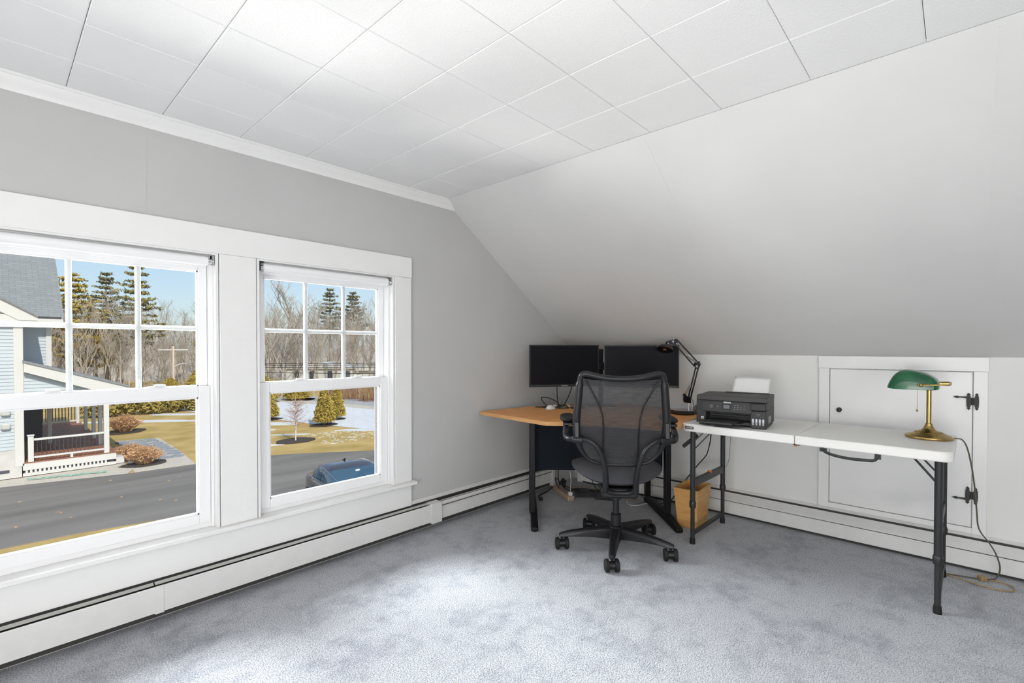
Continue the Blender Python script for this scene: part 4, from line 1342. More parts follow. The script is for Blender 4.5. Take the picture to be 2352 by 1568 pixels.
for pp, lb in (([(3.17, 2.40, 0.06), (3.19, 2.43, 0.12), (3.205, 2.44, 0.20), (3.22, 2.45, 0.30)], 'black lead rising from the power strip toward the desktop'),
               ([(3.13, 2.37, 0.05), (3.12, 2.40, 0.10), (3.145, 2.42, 0.125), (3.17, 2.40, 0.09), (3.18, 2.36, 0.05), (3.24, 2.33, 0.012), (3.30, 2.36, 0.012), (3.36, 2.30, 0.012)], 'black lead looping up over the far end of the power strip'),
               ([(3.24, 2.26, 0.02), (3.31, 2.27, 0.03), (3.38, 2.16, 0.02), (3.36, 2.06, 0.04), (3.30, 2.02, 0.045)], 'black lead draped from the folder onto the power adapter'),
               ([(3.47, 2.30, 0.16), (3.46, 2.28, 0.08), (3.43, 2.22, 0.02), (3.40, 2.12, 0.012)], 'dark lead dropping to the carpet beside the right heater end')):
    cable('cable', pp, 0.004, 'cord', lb)
t = thing('power_adapter', 'black power adapter brick on the carpet behind the chair', 'adapter', (3.285, 2.030, 0), R(-63))
MB().box(-0.082, 0.082, -0.035, 0.035, 0, 0.036).build('housing', 'black', t, bevel=0.004)
MB().box(-0.05, 0.05, -0.02, 0.02, 0.036, 0.0365).build('label_plate', 'greyflat', t)
t = thing('document_folder', 'flat dark grey folder on the carpet beside the power strip', 'folder', (3.300, 2.180, 0), R(-50))
MB().box(-0.13, 0.13, -0.09, 0.09, 0, 0.010).build('cover', 'greyflat', t, bevel=0.002)
MB().box(-0.128, 0.132, -0.088, 0.088, 0.003, 0.007).build('pages', 'printerlid', t)
# printer cord from the table down to the carpet
pts = [(3.20, 1.12, 0.742), (3.30, 1.20, 0.742), (3.345, 1.243, 0.735), (3.36, 1.248, 0.69), (3.38, 1.255, 0.57), (3.40, 1.281, 0.472), (3.40, 1.299, 0.43), (3.40, 1.354, 0.359), (3.42, 1.447, 0.233), (3.44, 1.528, 0.113), (3.45, 1.575, 0.05), (3.455, 1.64, 0.008), (3.45, 1.74, 0.006)]
cable('cable', pts, 0.004, 'cord', 'black cord sloping down from the printer behind the wastebasket')
pts = [(3.45, 1.15, 0.70), (3.46, 1.15, 0.60), (3.455, 1.152, 0.50), (3.455, 1.155, 0.44), (3.45, 1.17, 0.38), (3.44, 1.20, 0.34)]
cable('pull_string', pts, 0.0012, 'cordbrown', 'thin grey string hanging behind the far table leg', cat='string')

# ================================================================== OUTDOORS
GZ = -3.0
def sheet(name, poly, z, m, label, th=0.02):
    return struct(MB().prism(poly, z - th, z).build(name, m), label)
struct(MB().box(-160, 220, 3.2, 200, GZ - 0.6, GZ - 0.05).build('lawn', 'grass'), 'straw coloured winter lawn around the driveway')
sheet('driveway', [(-14, 14.9), (1.2, 14.75), (3.5, 14.3), (4.6, 13.2), (4.6, 6.0), (22, 6.0), (22, 12.0), (13.5, 15.5), (10.6, 17.7), (8.5, 19.2), (7.4, 19.85), (5.0, 20.35), (3.1, 20.45), (0.2, 21.2), (-14, 22.4)], GZ - 0.02, 'asphalt', 'weathered grey asphalt driveway with pale streaks', 0.03)
def blob_poly(c, rx, ry, seed, n=22, rot=0.0, jag=0.25):
    rn = random.Random(seed)
    ph = [rn.uniform(0, 6.28) for _ in range(4)]
    pts = []
    for k in range(n):
        a = 2 * PI * k / n
        r_ = 1 + jag * (math.sin(2 * a + ph[0]) * 0.5 + math.sin(3 * a + ph[1]) * 0.4 + math.sin(5 * a + ph[2]) * 0.35)
        x, y = rx * r_ * math.cos(a), ry * r_ * math.sin(a)
        pts.append((c[0] + x * math.cos(rot) - y * math.sin(rot), c[1] + x * math.sin(rot) + y * math.cos(rot)))
    return pts
# road, verge and snow
VD = Vector((0.735, -0.678))       # road runs across the view
def band(c0, half_len, w0, w1, z, m, name, label):
    c0 = Vector(c0)
    n_ = Vector((0.678, 0.735))
    a, b = c0 - VD * half_len, c0 + VD * half_len
    return sheet(name, [tuple(a + n_ * w0), tuple(b + n_ * w0), tuple(b + n_ * w1), tuple(a + n_ * w1)], z, m, label)
sheet('snowy_verge', [(8.6, 39.0), (10.0, 34.0), (11.3, 30.2), (12.1, 26.6), (13.4, 22.3), (15.0, 17.5), (24, 18), (17.9, 29.35), (16.5, 35.3), (15.2, 40.2), (12.0, 50)], GZ - 0.022, 'snow', 'wide snowy strip between the lawn and the road')
sheet('road_shoulder', [(12.0, 50), (15.2, 40.2), (16.5, 35.3), (17.9, 29.35), (24, 14), (25.5, 14.5), (19.0, 30.0), (17.7, 36.0), (16.4, 41.0), (13.0, 51)], GZ - 0.016, 'gravel', 'brown gravel shoulder along the near side of the road')
sheet('road', [(13.0, 51), (16.4, 41.0), (17.7, 36.0), (19.0, 30.0), (25.5, 14.5), (28.5, 16), (22.0, 31.5), (20.3, 37.5), (19.0, 42.0), (15.5, 52)], GZ - 0.020, 'road', 'pale asphalt road beyond the snowy verge')
snow = []
for i, (c, rx, ry) in enumerate((((13.2, 22.6), 1.5, 0.35), ((9.9, 24.0), 0.9, 0.2), ((8.0, 22.2), 0.8, 0.18), ((6.0, 34.5), 3.0, 0.5), ((8.6, 36.2), 2.2, 0.5), ((10.6, 28.2), 1.6, 0.5), ((9.2, 26.6), 1.2, 0.25), ((13.0, 19.6), 0.5, 0.12))):
    o = MB().prism(blob_poly(c, rx, ry, i, rot=R(-40)), GZ - 0.07, GZ - 0.035).build('snow_patch', 'snow')
    tag(o, ('wide snow patch on the lawn at the right edge of the right window', 'narrow snow strip on the lawn behind the birch sapling', 'short snow strip on the lawn left of the birch mulch ring', 'long snow strip in front of the yellow green hedge', 'snow strip at the right end of the yellow green hedge', 'snow strip at the foot of the cut off golden evergreen', 'snow strip on the lawn left of the larger golden evergreen', 'small snow patch on the lawn near the driveway edge')[i], 'snow', 'snow patches on the lawn')
rnd = random.Random(5)
q = MB()
for k in range(130):
    x, y = rnd.uniform(10.0, 13.6), rnd.uniform(20.2, 23.4)
    q.prism(blob_poly((x, y), rnd.uniform(0.03, 0.10), rnd.uniform(0.015, 0.04), k, 6, R(-40)), GZ - 0.06, GZ - 0.038)
o = q.build('snow_flecks', 'snow', fix=False)
o['kind'] = 'stuff'; o['label'] = 'scattered flecks of melting snow in the grass'; o['category'] = 'snow'

# generic foliage helpers
def leaf_cloud(q, c, rx, ry, rz, n, size, rn, shell=0.55):
    for _ in range(n):
        while True:
            v = Vector((rn.uniform(-1, 1), rn.uniform(-1, 1), rn.uniform(-1, 1)))
            if 0.05 < v.length <= 1:
                break
        v = v.normalized() * (shell + (1 - shell) * rn.random())
        p = Vector(c) + Vector((v.x * rx, v.y * ry, v.z * rz))
        a = Vector((rn.uniform(-1, 1), rn.uniform(-1, 1), rn.uniform(-1, 1))).normalized()
        b = a.orthogonal().normalized()
        s_ = size * rn.uniform(0.6, 1.3)
        q.add([p - a * s_ - b * s_ * 0.35, p + a * s_ - b * s_ * 0.3, p + a * s_ * 0.8 + b * s_ * 0.4, p - a * s_ * 0.7 + b * s_ * 0.45], [(0, 1, 2, 3)])
    return q

def bare_tree_mesh(seed, height, spread, trunk_r, depth, upright=0.75, first=0.3, kids=(3, 5)):
    rn = random.Random(seed)
    q = MB()
    def branch(p, d, L, r, lev):
        n = 4 if lev < 2 else 3
        pts, rs = [p.copy()], [r]
        cur = p.copy()
        dr = d.copy()
        for i in range(n):
            dr = (dr + Vector((rn.uniform(-1, 1), rn.uniform(-1, 1), rn.uniform(-0.4, 0.8))) * (0.10 if lev == 0 else 0.20)).normalized()
            cur = cur + dr * (L / n)
            pts.append(cur.copy())
            rs.append(max(0.011, r * (1 - 0.75 * (i + 1) / n)))
        q.tube(pts, rs, 5 if lev == 0 else 3)
        if lev >= depth:
            return
        k = rn.randint(*kids) + (4 if lev == 0 else 0)
        for j in range(k):
            f = (first + (1 - first) * (j + rn.random()) / k) if lev == 0 else (0.2 + 0.8 * (j + rn.random()) / k)
            i = min(n - 1, int(f * n))
            pp = pts[i].lerp(pts[i + 1], f * n - i)
            a = rn.uniform(0, 2 * PI)
            out_ = Vector((math.cos(a), math.sin(a), 0))
            nd = (dr * 0.55 + out_ * spread * rn.uniform(0.5, 1.0) + Vector((0, 0, upright * rn.uniform(0.3, 1.0)))).normalized()
            branch(pp, nd, L * rn.uniform(0.38, 0.6) * (1.0 - 0.35 * f if lev == 0 else 0.9), max(0.013, r * 0.45), lev + 1)
    branch(Vector((0, 0, -0.3)), Vector((rn.uniform(-.06, .06), rn.uniform(-.06, .06), 1)), height, trunk_r, 0)
    return q
def pine_mesh(seed, height, rad, dense, start=0.25, droop=0.05, lsize=0.17):
    rn = random.Random(seed)
    tr_ = MB()
    tr_.tube([(0, 0, -0.3), (rn.uniform(-.1, .1), rn.uniform(-.1, .1), height * 0.5), (0, 0, height)], [height * 0.017, height * 0.011, 0.02], 6)
    nd = MB()
    z = height * start
    while z < height * 0.99:
        f = (z - height * start) / (height * (1 - start))
        Rr = rad * (1 - f) ** 0.75 * rn.uniform(0.65, 1.15) + 0.15
        k = rn.randint(4, 6)
        a0 = rn.uniform(0, 6.28)
        for j in range(k):
            a = a0 + 2 * PI * j / k + rn.uniform(-.3, .3)
            L_ = Rr * rn.uniform(0.6, 1.15)
            d_ = Vector((math.cos(a), math.sin(a), 0.30 - droop * 4))
            p0 = Vector((0, 0, z))
            p1 = p0 + d_ * L_ * 0.6
            p2 = p0 + d_ * L_ + Vector((0, 0, 0.12 * L_))
            tr_.tube([p0, p1, p2], [0.035, 0.02, 0.008], 3)
            for c_ in range(int(dense * L_) + 2):
                tt = rn.uniform(0.35, 1.05)
                pc = p0.lerp(p2, tt) + Vector((rn.uniform(-.25, .25), rn.uniform(-.25, .25), rn.uniform(-.05, .15))) * (0.4 + 0.25 * L_)
                leaf_cloud(nd, pc, 0.40, 0.40, 0.10, 6, lsize, rn, 0.2)
        z += height * (0.034 + 0.022 * rn.random())
    return tr_, nd
def proto(mb, name, m):
    me = mb.mesh(name)
    me.materials.append(M[m])
    return me
def put_tree(name, label, cat, loc, scale, rz, parts, group):
    e = thing(name, label, cat, loc, rz, group)
    e.scale = (scale, scale, scale)
    for nm, me in parts:
        o = bpy.data.objects.new(nm, me)
        COL.objects.link(o)
        o.parent = e
    return e
bares = [proto(bare_tree_mesh(20 + k, 9.0, 0.75 + 0.1 * (k % 3), 0.11, 3, 0.8, 0.18, (5, 7)), 'bare_crown', 'bark') for k in range(5)]
thins = [proto(bare_tree_mesh(60 + k, 8.0, 0.45, 0.07, 3, 1.0, 0.30, (4, 5)), 'thin_crown', 'birchbark' if k == 1 else 'bark') for k in range(3)]
big = proto(bare_tree_mesh(91, 8.4, 1.0, 0.15, 3, 0.85, 0.18, (6, 8)), 'big_crown', 'bark')
pines = []
for k, (hgt, rad, den, mm, st) in enumerate(((13.0, 2.7, 3.0, 'needle', 0.38), (12.0, 2.4, 3.2, 'needleblue', 0.48), (11.0, 2.7, 4.0, 'needleyel', 0.30))):
    a, b = pine_mesh(30 + k, hgt, rad, den, st)
    pines.append((proto(a, 'pine_trunk', 'bark'), proto(b, 'pine_foliage', mm)))

for (x, y, sc_, k, rz, lb) in (
    (7.9, 62.5, 0.98, 1, 0.3, 'tall dark pine rising behind the middle pane of the left window'),
    (8.7, 52.7, 0.885, 0, 1.0, 'tall tiered pine beside the right muntin of the left window'),
    (4.9, 57.5, 1.00, 2, 0.2, 'broad yellowish pine just beyond the shingled roof'),
    (6.8, 60.5, 0.72, 2, 2.2, 'rounded yellowish pine between shingled roof and dark pine'),
    (31.6, 63.2, 1.03, 1, 0.5, 'tall dark pine behind the middle pane of the right window'),
    (34.4, 62.0, 1.00, 1, 2.5, 'flat topped pine at the right edge of the right window view'),
    (13.3, 47.6, 0.66, 0, 1.8, 'pine branches showing at the right edge of the left window view')):
    put_tree('pine_tree', lb, 'tree', (x, y, GZ), sc_, rz, (('trunk', pines[k][0]), ('foliage', pines[k][1])), 'pines in the woods')
put_tree('bare_tree', 'large spreading bare tree at the left of the right window view', 'tree', (17.3, 43.6, GZ), 0.98, 0.4, (('crown', big),), 'bare trees in the woods')
rnd = random.Random(77)
spots = []
for i in range(430):
    u = rnd.uniform(-1.06, -0.20)
    dpt = rnd.uniform(37, 66)
    if 300 < 1176 + u * 1108 and dpt < 42 and u > -0.68:
        dpt += 8
    Fv, Rv = Vector((0.7339, 0.6793)), Vector((0.6793, -0.7339))
    p = Fv * dpt + Rv * u * dpt
    if p.x < 4.6 and p.y < 40:
        continue
    if abs(u + 0.70) < 0.055 and dpt < 46:
        continue
    if -0.44 < u < -0.27 and dpt < 60 and i % 3:
        continue
    me = (bares + thins + thins)[i % 11]
    sc_ = rnd.uniform(0.50, 0.84) * (0.82 + dpt / 250)
    if -0.9 < u < -0.55:
        sc_ *= 0.93
    if any((p - q_).length < 1.25 for q_ in spots):
        continue
    spots.append(p)
    k_ = (list(range(8)) + [5, 6, 7])[i % 11]
    lb = 'leafless grey spreading tree in the woods beyond the lawn' if k_ < 5 else ('slender pale barked bare tree in the woods beyond the lawn' if k_ == 6 else 'slender grey bare tree in the woods beyond the lawn')
    gp = 'spreading bare trees in the woods' if k_ < 5 else ('pale slender trees in the woods' if k_ == 6 else 'grey slender trees in the woods')
    put_tree('bare_tree', lb, 'tree', (p.x, p.y, GZ), sc_, rnd.uniform(0, 6.28), (('crown', me),), gp)
# far wooded rise behind the trees
q = MB()
rn = random.Random(3)
nx_, ny_ = 60, 6
def hillf(u, v):
    x = -60 + 240 * u
    y = 78 - 0.55 * (x - 10) + 26 * v
    h = 5.2 * math.sin(v * PI * 0.5) * (0.85 + 0.2 * math.sin(x * 0.13) + 0.12 * math.sin(x * 0.41 + 1))
    return (x, y, GZ - 0.2 + h)
q.grid(hillf, nx_, ny_)
struct(q.build('wooded_rise', 'hill', smooth=80), 'low brown wooded rise behind the trees')

# evergreen shrubs on the lawn
def evergreen(loc, h, r_, label, seed, m='needleyel', group='golden evergreens on the lawn', name='evergreen_shrub'):
    rn = random.Random(seed)
    e = thing(name, label, 'shrub', loc, 0, group)
    q = MB()
    steps = 16
    for i in range(steps):
        f = i / steps
        rr_ = r_ * (1 - f) ** 0.72 * (0.9 + 0.2 * rn.random())
        leaf_cloud(q, (0, 0, 0.12 * h + f * h * 0.88), rr_ + 0.05, rr_ + 0.05, h * 0.06, int(420 * (rr_ / r_) + 50), 0.062, rn, 0.55)
    q.build('foliage', m, e, fix=False)
    q = MB()
    q.tube([(0, 0, -0.05), (0, 0, h * 0.9)], [0.05, 0.01], 6)
    q.lathe([(r_ * 0.72, 0.15), (r_ * 0.45, h * 0.5), (0.02, h * 0.95)], 10)
    q.build('stem', m, e)
    MB().prism(blob_poly((0, 0), r_ * 1.25, r_ * 1.1, seed, 16, jag=0.1), -0.06, -0.02).build('mulch_bed', 'mulch', e)
evergreen((12.45, 25.6, GZ), 2.05, 0.60, 'larger golden evergreen on the lawn, nearer the driveway', 1)
evergreen((13.95, 27.1, GZ), 2.15, 0.46, 'slimmer golden evergreen on the lawn, farther from the driveway', 2)
evergreen((11.15, 30.0, GZ), 1.7, 0.62, 'golden evergreen cut off by the left edge of the right window', 3)
evergreen((14.6, 40.2, GZ), 2.1, 1.3, 'low yellow evergreen across the road left of the far white house', 4)
evergreen((16.9, 39.6, GZ), 1.7, 1.2, 'broad yellow evergreen under the power lines', 8)
evergreen((11.6, 46.3, GZ), 2.4, 1.3, 'yellow green evergreen at the foot of the utility pole', 9)
evergreen((9.9, 47.0, GZ), 1.8, 1.1, 'low yellow evergreen left of the utility pole foot', 10)
# young birch in a mulch ring
t = thing('birch_sapling', 'young bare birch with reddish twigs in a dark mulch ring', 'tree', (9.42, 22.18, GZ), 0)
MB().prism(blob_poly((0, 0), 0.82, 0.70, 3, 22, jag=0.08), -0.06, -0.012).build('mulch_ring', 'mulch', t)
rn = random.Random(8)
q = MB()
q.tube([(0, 0, -0.05), (0.02, 0, 0.8), (-0.02, 0.02, 1.5), (0.0, 0, 2.0)], [0.035, 0.028, 0.018, 0.006], 7)
q.build('trunk', 'birchbark', t, smooth=60)
q = MB()
for k in range(80):
    z = rn.uniform(0.55, 1.75)
    a = rn.uniform(0, 6.28)
    L_ = rn.uniform(0.45, 0.95) * (1.1 - 0.32 * z)
    d_ = Vector((math.cos(a), math.sin(a), rn.uniform(0.15, 0.7))).normalized()
    p1 = Vector((0, 0, z)) + d_ * L_
    q.tube([(0, 0, z), tuple(p1)], [0.008, 0.003], 3)
    for j in range(5):
        f = rn.uniform(0.3, 1)
        p = Vector((0, 0, z)).lerp(p1, f)
        e_ = p + Vector((rn.uniform(-1, 1), rn.uniform(-1, 1), rn.uniform(-0.3, 1))) * 0.17
        q.tube([tuple(p), tuple(e_)], [0.004, 0.002], 3)
q.build('twigs', 'twig', t, fix=False)
# hedge and dry shrubs
t = thing('hedge', 'loose yellow green hedge beyond the lawn behind the porch', 'hedge', (7.3, 38.3, GZ), R(-4))
rn = random.Random(12)
q = MB()
for k in range(22):
    x = -3.3 + 6.6 * k / 21
    h = 1.25 + 0.35 * math.sin(k * 1.7)
    leaf_cloud(q, (x, rn.uniform(-.3, .3), h * 0.5), 0.55, 0.6, h * 0.55, 240, 0.11, rn, 0.4)
q.build('foliage', 'hedge', t, fix=False)
q = MB()
for k in range(10):
    q.tube([(-3 + k * 0.66, 0, -0.05), (-3 + k * 0.66 + rn.uniform(-.2, .2), 0, 0.9)], [0.03, 0.01], 4)
q.build('stems', 'bark', t)
def dry_clump(loc, r_, h, n, label, seed, m='drygrass'):
    rn = random.Random(seed)
    e = thing('dry_shrub', label, 'shrub', loc, 0, 'dry shrubs by the stone path')
    q = MB()
    for k in range(n):
        a = rn.uniform(0, 6.28)
        b = rn.random() ** 0.6
        p0 = Vector((math.cos(a), math.sin(a), 0)) * r_ * 0.35 * b
        p1 = Vector((math.cos(a) * r_ * b, math.sin(a) * r_ * b, h * (1 - 0.45 * b * b) * rn.uniform(0.7, 1.1)))
        pm_ = p0.lerp(p1, 0.55) + Vector((0, 0, h * 0.12))
        q.tube([p0, pm_, p1], [0.012, 0.010, 0.006], 3)
    leaf_cloud(q, (0, 0, h * 0.5), r_ * 0.9, r_ * 0.9, h * 0.45, n, 0.05, rn, 0.4)
    q.build('stalks', m, e, fix=False)
    MB().prism(blob_poly((0, 0), r_ * 1.1, r_ * 0.95, seed, 14, jag=0.12), -0.06, -0.015).build('mulch_bed', 'mulch', e)
dry_clump((3.78, 21.75, GZ), 0.62, 0.62, 420, 'nearest rusty dry grass clump by the stone path and driveway', 1)
dry_clump((3.55, 23.2, GZ), 0.60, 0.55, 320, 'rusty dry grass clump halfway along the stone path', 5)
dry_clump((4.55, 30.9, GZ), 0.85, 0.85, 380, 'pale dry shrub at the far end of the stone path', 2)
# dark shrubs at the far road edge and brush bank on the right
for i, (x, y, r_, h) in enumerate(((19.6, 37.0, 1.6, 1.7), (21.4, 34.5, 1.6, 1.6), (23.2, 32.0, 1.7, 1.7))):
    rn = random.Random(40 + i)
    e = thing('brush_thicket', ('leftmost', 'middle', 'rightmost')[i] + ' of the reddish bare brush thickets across the road', 'shrub', (x, y, GZ), 0, 'brush beside the road')
    q = MB()
    for k in range(240):
        px, py = rn.uniform(-r_, r_), rn.uniform(-0.7, 0.7)
        q.tube([(px, py, -0.05), (px + rn.uniform(-.25, .25), py + rn.uniform(-.2, .2), h * rn.uniform(0.6, 1.1))], [0.016, 0.004], 3)
    q.build('stems', 'twig', e, fix=False)

# stone path
t = struct(MB().prism([(3.3, 20.6), (5.05, 20.5), (5.25, 23.4), (5.35, 27.6), (3.9, 28.0), (3.55, 24.5)], GZ - 0.07, GZ - 0.030).build('path', 'gravel'), 'pale gravel bed of the flagstone path beside the porch')
rn = random.Random(21)
for r_ in range(9):
    for c_ in range(3):
        y = 22.4 + r_ * 0.62 + rn.uniform(-.06, .06)
        x = 4.0 + c_ * 0.48 + rn.uniform(-.05, .05)
        MB().prism(blob_poly((x, y), 0.235, 0.28, r_ * 5 + c_, 8, rn.uniform(0, 1), 0.22), GZ - 0.04, GZ - 0.005 + rn.uniform(0, 0.008)).build('flagstone', 'stone', t)
sheet('gravel_bed', [(-8, 21.9), (0.2, 21.25), (3.1, 20.5), (3.5, 21.5), (3.3, 22.5), (-8, 23.2)], GZ - 0.025, 'gravel', 'pale gravel strip between driveway and house foundation')
q = MB()
pts = []
rn = random.Random(2)
for i in range(44):
    f = i / 43
    pts.append((0.75 + 1.9 * f + 0.10 * math.sin(i * 1.9), 21.75 - 0.55 * f + 0.10 * math.cos(i * 2.3), GZ + 0.005))
q.tube(smooth_path(pts, 4), 0.012, 5)
M['hose'] = mat('garden_hose_green', (0.22, 0.42, 0.34), 0.5)
tag(q.build('garden_hose', 'hose', smooth=60), 'pale green garden hose lying along the house foundation', 'hose')

# ------------------------------------------------------------------ neighbouring wing of the house
h = thing('house', 'pale blue clapboard house with grey shingle roof and white porch', 'house', (0, 0, GZ), 0)
def hp(name, m, mb, parent=h, **k):
    return mb.build(name, m, parent, **k)
YF, YR = 22.35, 24.6          # projecting gable wing front, main wall
def clap(x0, x1, z0, z1, y, nm='siding', top=None, parent=h):
    # overlapping boards, real depth
    q = MB()
    st = 0.115
    n_ = int((z1 - z0) / st)
    for i in range(n_):
        za = z0 + i * st
        if top:
            xr = top(za)
            if xr is None or xr <= x0 + 0.02:
                break
        else:
            xr = x1
        q.add([(x0, y - 0.022, za), (xr, y - 0.022, za), (xr, y - 0.004, za + st), (x0, y - 0.004, za + st), (x0, y, za), (xr, y, za)], [(0, 1, 2, 3), (0, 4, 5, 1)])
    return hp(nm, 'siding', q, parent, fix=False)
zf = 0.55                      # foundation top
hp('wing_wall', 'siding', MB().box(-5, 0.60, YF, 30, 0.0, 5.2))
hp('foundation', 'concrete', MB().box(-5.05, 0.66, YF - 0.04, 30, 0.0, zf + 0.35))
clap(-5, 0.50, zf + 0.36, 5.2, YF)
hp('corner_board', 'hwhite', MB().box(0.50, 0.72, YF - 0.05, YF + 0.1, 0.35, 5.22), bevel=0.01)
# gable roof of the wing: rake seen end on, peak out of frame to the left
px0, pz0, px1, pz1 = -3.2, 7.95, 1.06, 5.20
q = MB()
q.prism([(px0, pz0), (px1, pz1), (px1, pz1 - 0.12), (0.62, pz1 - 0.12), (px0, pz0 - 0.42)], YF - 0.30, YF - 0.22, 'y')
hp('rake_board', 'hwhite', q)
q = MB()
q.prism([(px0, pz0 + 0.06), (px1 + 0.03, pz1 + 0.04), (px1, pz1), (px0, pz0)], YF - 0.36, 29.5, 'y')
hp('wing_roof', 'shingle', q)
hp('gable_panel', 'hwhite', MB().prism([(-3.2, 7.6), (0.62, 5.12), (-3.2, 5.12)], YF - 0.16, YF - 0.02, 'y'))
hp('eave_return', 'hwhite', MB().box(-3.2, 1.04, YF - 0.28, YF + 0.1, 5.02, 5.26), bevel=0.02)
# main block
hp('main_wall', 'siding', MB().box(0.6, 1.50, YR, 31, 2.2, 5.3))
clap(0.62, 1.38, 3.3, 5.25, YR)
hp('corner_board', 'hwhite', MB().box(1.38, 1.53, YR - 0.05, YR + 0.12, 2.2, 5.3))
e_ = Vector((0, 24.1, 5.24)); r2 = Vector((0, 29.6, 9.6))
dy, dz_ = r2.y - e_.y, r2.z - e_.z
Ls = math.hypot(dy, dz_)
rf = MB().box(-6, 1.84, 0, Ls, 0, 0.10).build('main_roof', 'shingle', h)
rf.location = e_
rf.rotation_euler = (math.atan2(dz_, dy), 0, 0)
hp('eave_board', 'hwhite', MB().box(-6, 1.82, 24.08, 24.35, 5.05, 5.24))
q = MB()
q.beam((1.80, 24.1, 5.22), (1.80, 29.6, 9.58), 0.06, 0.22)
hp('rake_trim', 'hwhite', q)
# porch roof (lean-to) with siding gable end
q = MB()
q.prism([(0.72, 3.74), (3.38, 2.80), (3.38, 2.50), (3.0, 2.50), (0.72, 3.42)], YF - 0.22, YF - 0.12, 'y')
hp('porch_fascia', 'hwhite', q)
q = MB()
q.prism([(0.70, 3.80), (3.44, 2.83), (3.40, 2.78), (0.70, 3.73)], YF - 0.26, 28.5, 'y')
hp('porch_roof', 'shingle', q)
clap(0.72, 3.2, 2.42, 3.46, YF, top=lambda z: min(3.2, 0.72 + (3.45 - z) / 0.353))
hp('porch_gable', 'siding', MB().prism([(0.72, 2.3), (3.25, 2.3), (3.25, 2.52), (0.72, 3.46)], YF, YF + 0.1, 'y'))
hp('porch_beam', 'hwhite', MB().box(0.72, 3.25, YF - 0.03, YF + 0.12, 2.18, 2.42))
# porch deck, skirt, posts, rails
for k in range(22):
    x = 0.70 + k * 0.108
    hp('deck_board', 'deckwood', MB().box(x, x + 0.100, YF - 0.06, 33.0, 0.42, 0.45))
hp('skirt_board', 'hwhite', MB().box(0.68, 3.05, YF - 0.05, YF - 0.02, 0.20, 0.43))
hp('skirt_base', 'hwhite', MB().box(0.68, 3.05, YF - 0.02, YF + 0.02, 0.0, 0.10))
for k in range(20):
    x = 0.74 + k * 0.105
    hp('lattice_slat', 'hwhite', MB().box(x, x + 0.055, YF - 0.035, YF - 0.02, 0.06, 0.21))
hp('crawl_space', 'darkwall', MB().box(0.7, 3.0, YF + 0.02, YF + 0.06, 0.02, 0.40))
def pst(x, y, w_, z1=2.2):
    hp('porch_post', 'hwhite', MB().box(x - w_ / 2, x + w_ / 2, y - w_ / 2, y + w_ / 2, 0.45, z1), bevel=0.01)
pst(2.79, YF + 0.02, 0.15)
for x, y in ((1.55, 26.2), (2.93, 32.3), (2.92, 29.2), (2.88, 26.3), (2.86, 24.4)):
    pst(x, y, 0.125)
hp('newel_post', 'hwhite', MB().box(0.80, 0.94, YF - 0.05, YF + 0.09, 0.45, 1.30), bevel=0.012)
hp('newel_cap', 'hwhite', MB().box(0.78, 0.96, YF - 0.07, YF + 0.11, 1.30, 1.34), bevel=0.012)
hp('hand_rail', 'hwhite', MB().box(0.94, 2.72, YF - 0.02, YF + 0.06, 1.14, 1.21), bevel=0.01)
hp('bottom_rail', 'hwhite', MB().box(0.94, 2.72, YF - 0.01, YF + 0.05, 0.56, 0.62), bevel=0.008)
hp('rail_block', 'hwhite', MB().box(1.83, 1.90, YF - 0.01, YF + 0.05, 0.45, 0.56))
for k in range(16):
    x = 1.02 + k * 0.108
    hp('baluster', 'darkwall', MB().cyl((x, YF + 0.02, 0.62), (x, YF + 0.02, 1.14), 0.009, n=6))
hp('hand_rail', 'hwhite', MB().box(1.55, 2.93, 32.25, 32.33, 1.30, 1.37))
hp('bottom_rail', 'hwhite', MB().box(1.55, 2.93, 32.26, 32.32, 0.56, 0.62))
for k in range(11):
    x = 1.65 + k * 0.115
    hp('baluster', 'darkwall', MB().box(x, x + 0.035, 32.27, 32.31, 0.62, 1.30))
hp('porch_wall', 'darkwall', MB().box(0.60, 0.72, YF + 0.3, 33, 0.45, 3.4))  # shaded wall, with the shade put into its dark colour
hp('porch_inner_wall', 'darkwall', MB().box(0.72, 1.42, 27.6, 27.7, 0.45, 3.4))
hp('porch_ceiling', 'hwhite', MB().box(0.72, 3.2, YF + 0.1, 28.3, 2.42, 2.46))
hp('porch_step', 'hwhite', MB().box(3.06, 3.30, YF + 0.1, YF + 1.2, 0.0, 0.22))
hp('vent_hood', 'damper', MB().box(0.20, 0.42, YF - 0.12, YF, 2.02, 2.22), bevel=0.04)
hp('vent_hood', 'damper', MB().box(0.20, 0.42, YF - 0.12, YF, 1.58, 1.78), bevel=0.04)
hp('foundation_vent', 'darkwall', MB().box(0.15, 0.38, YF - 0.045, YF - 0.03, 0.18, 0.28))

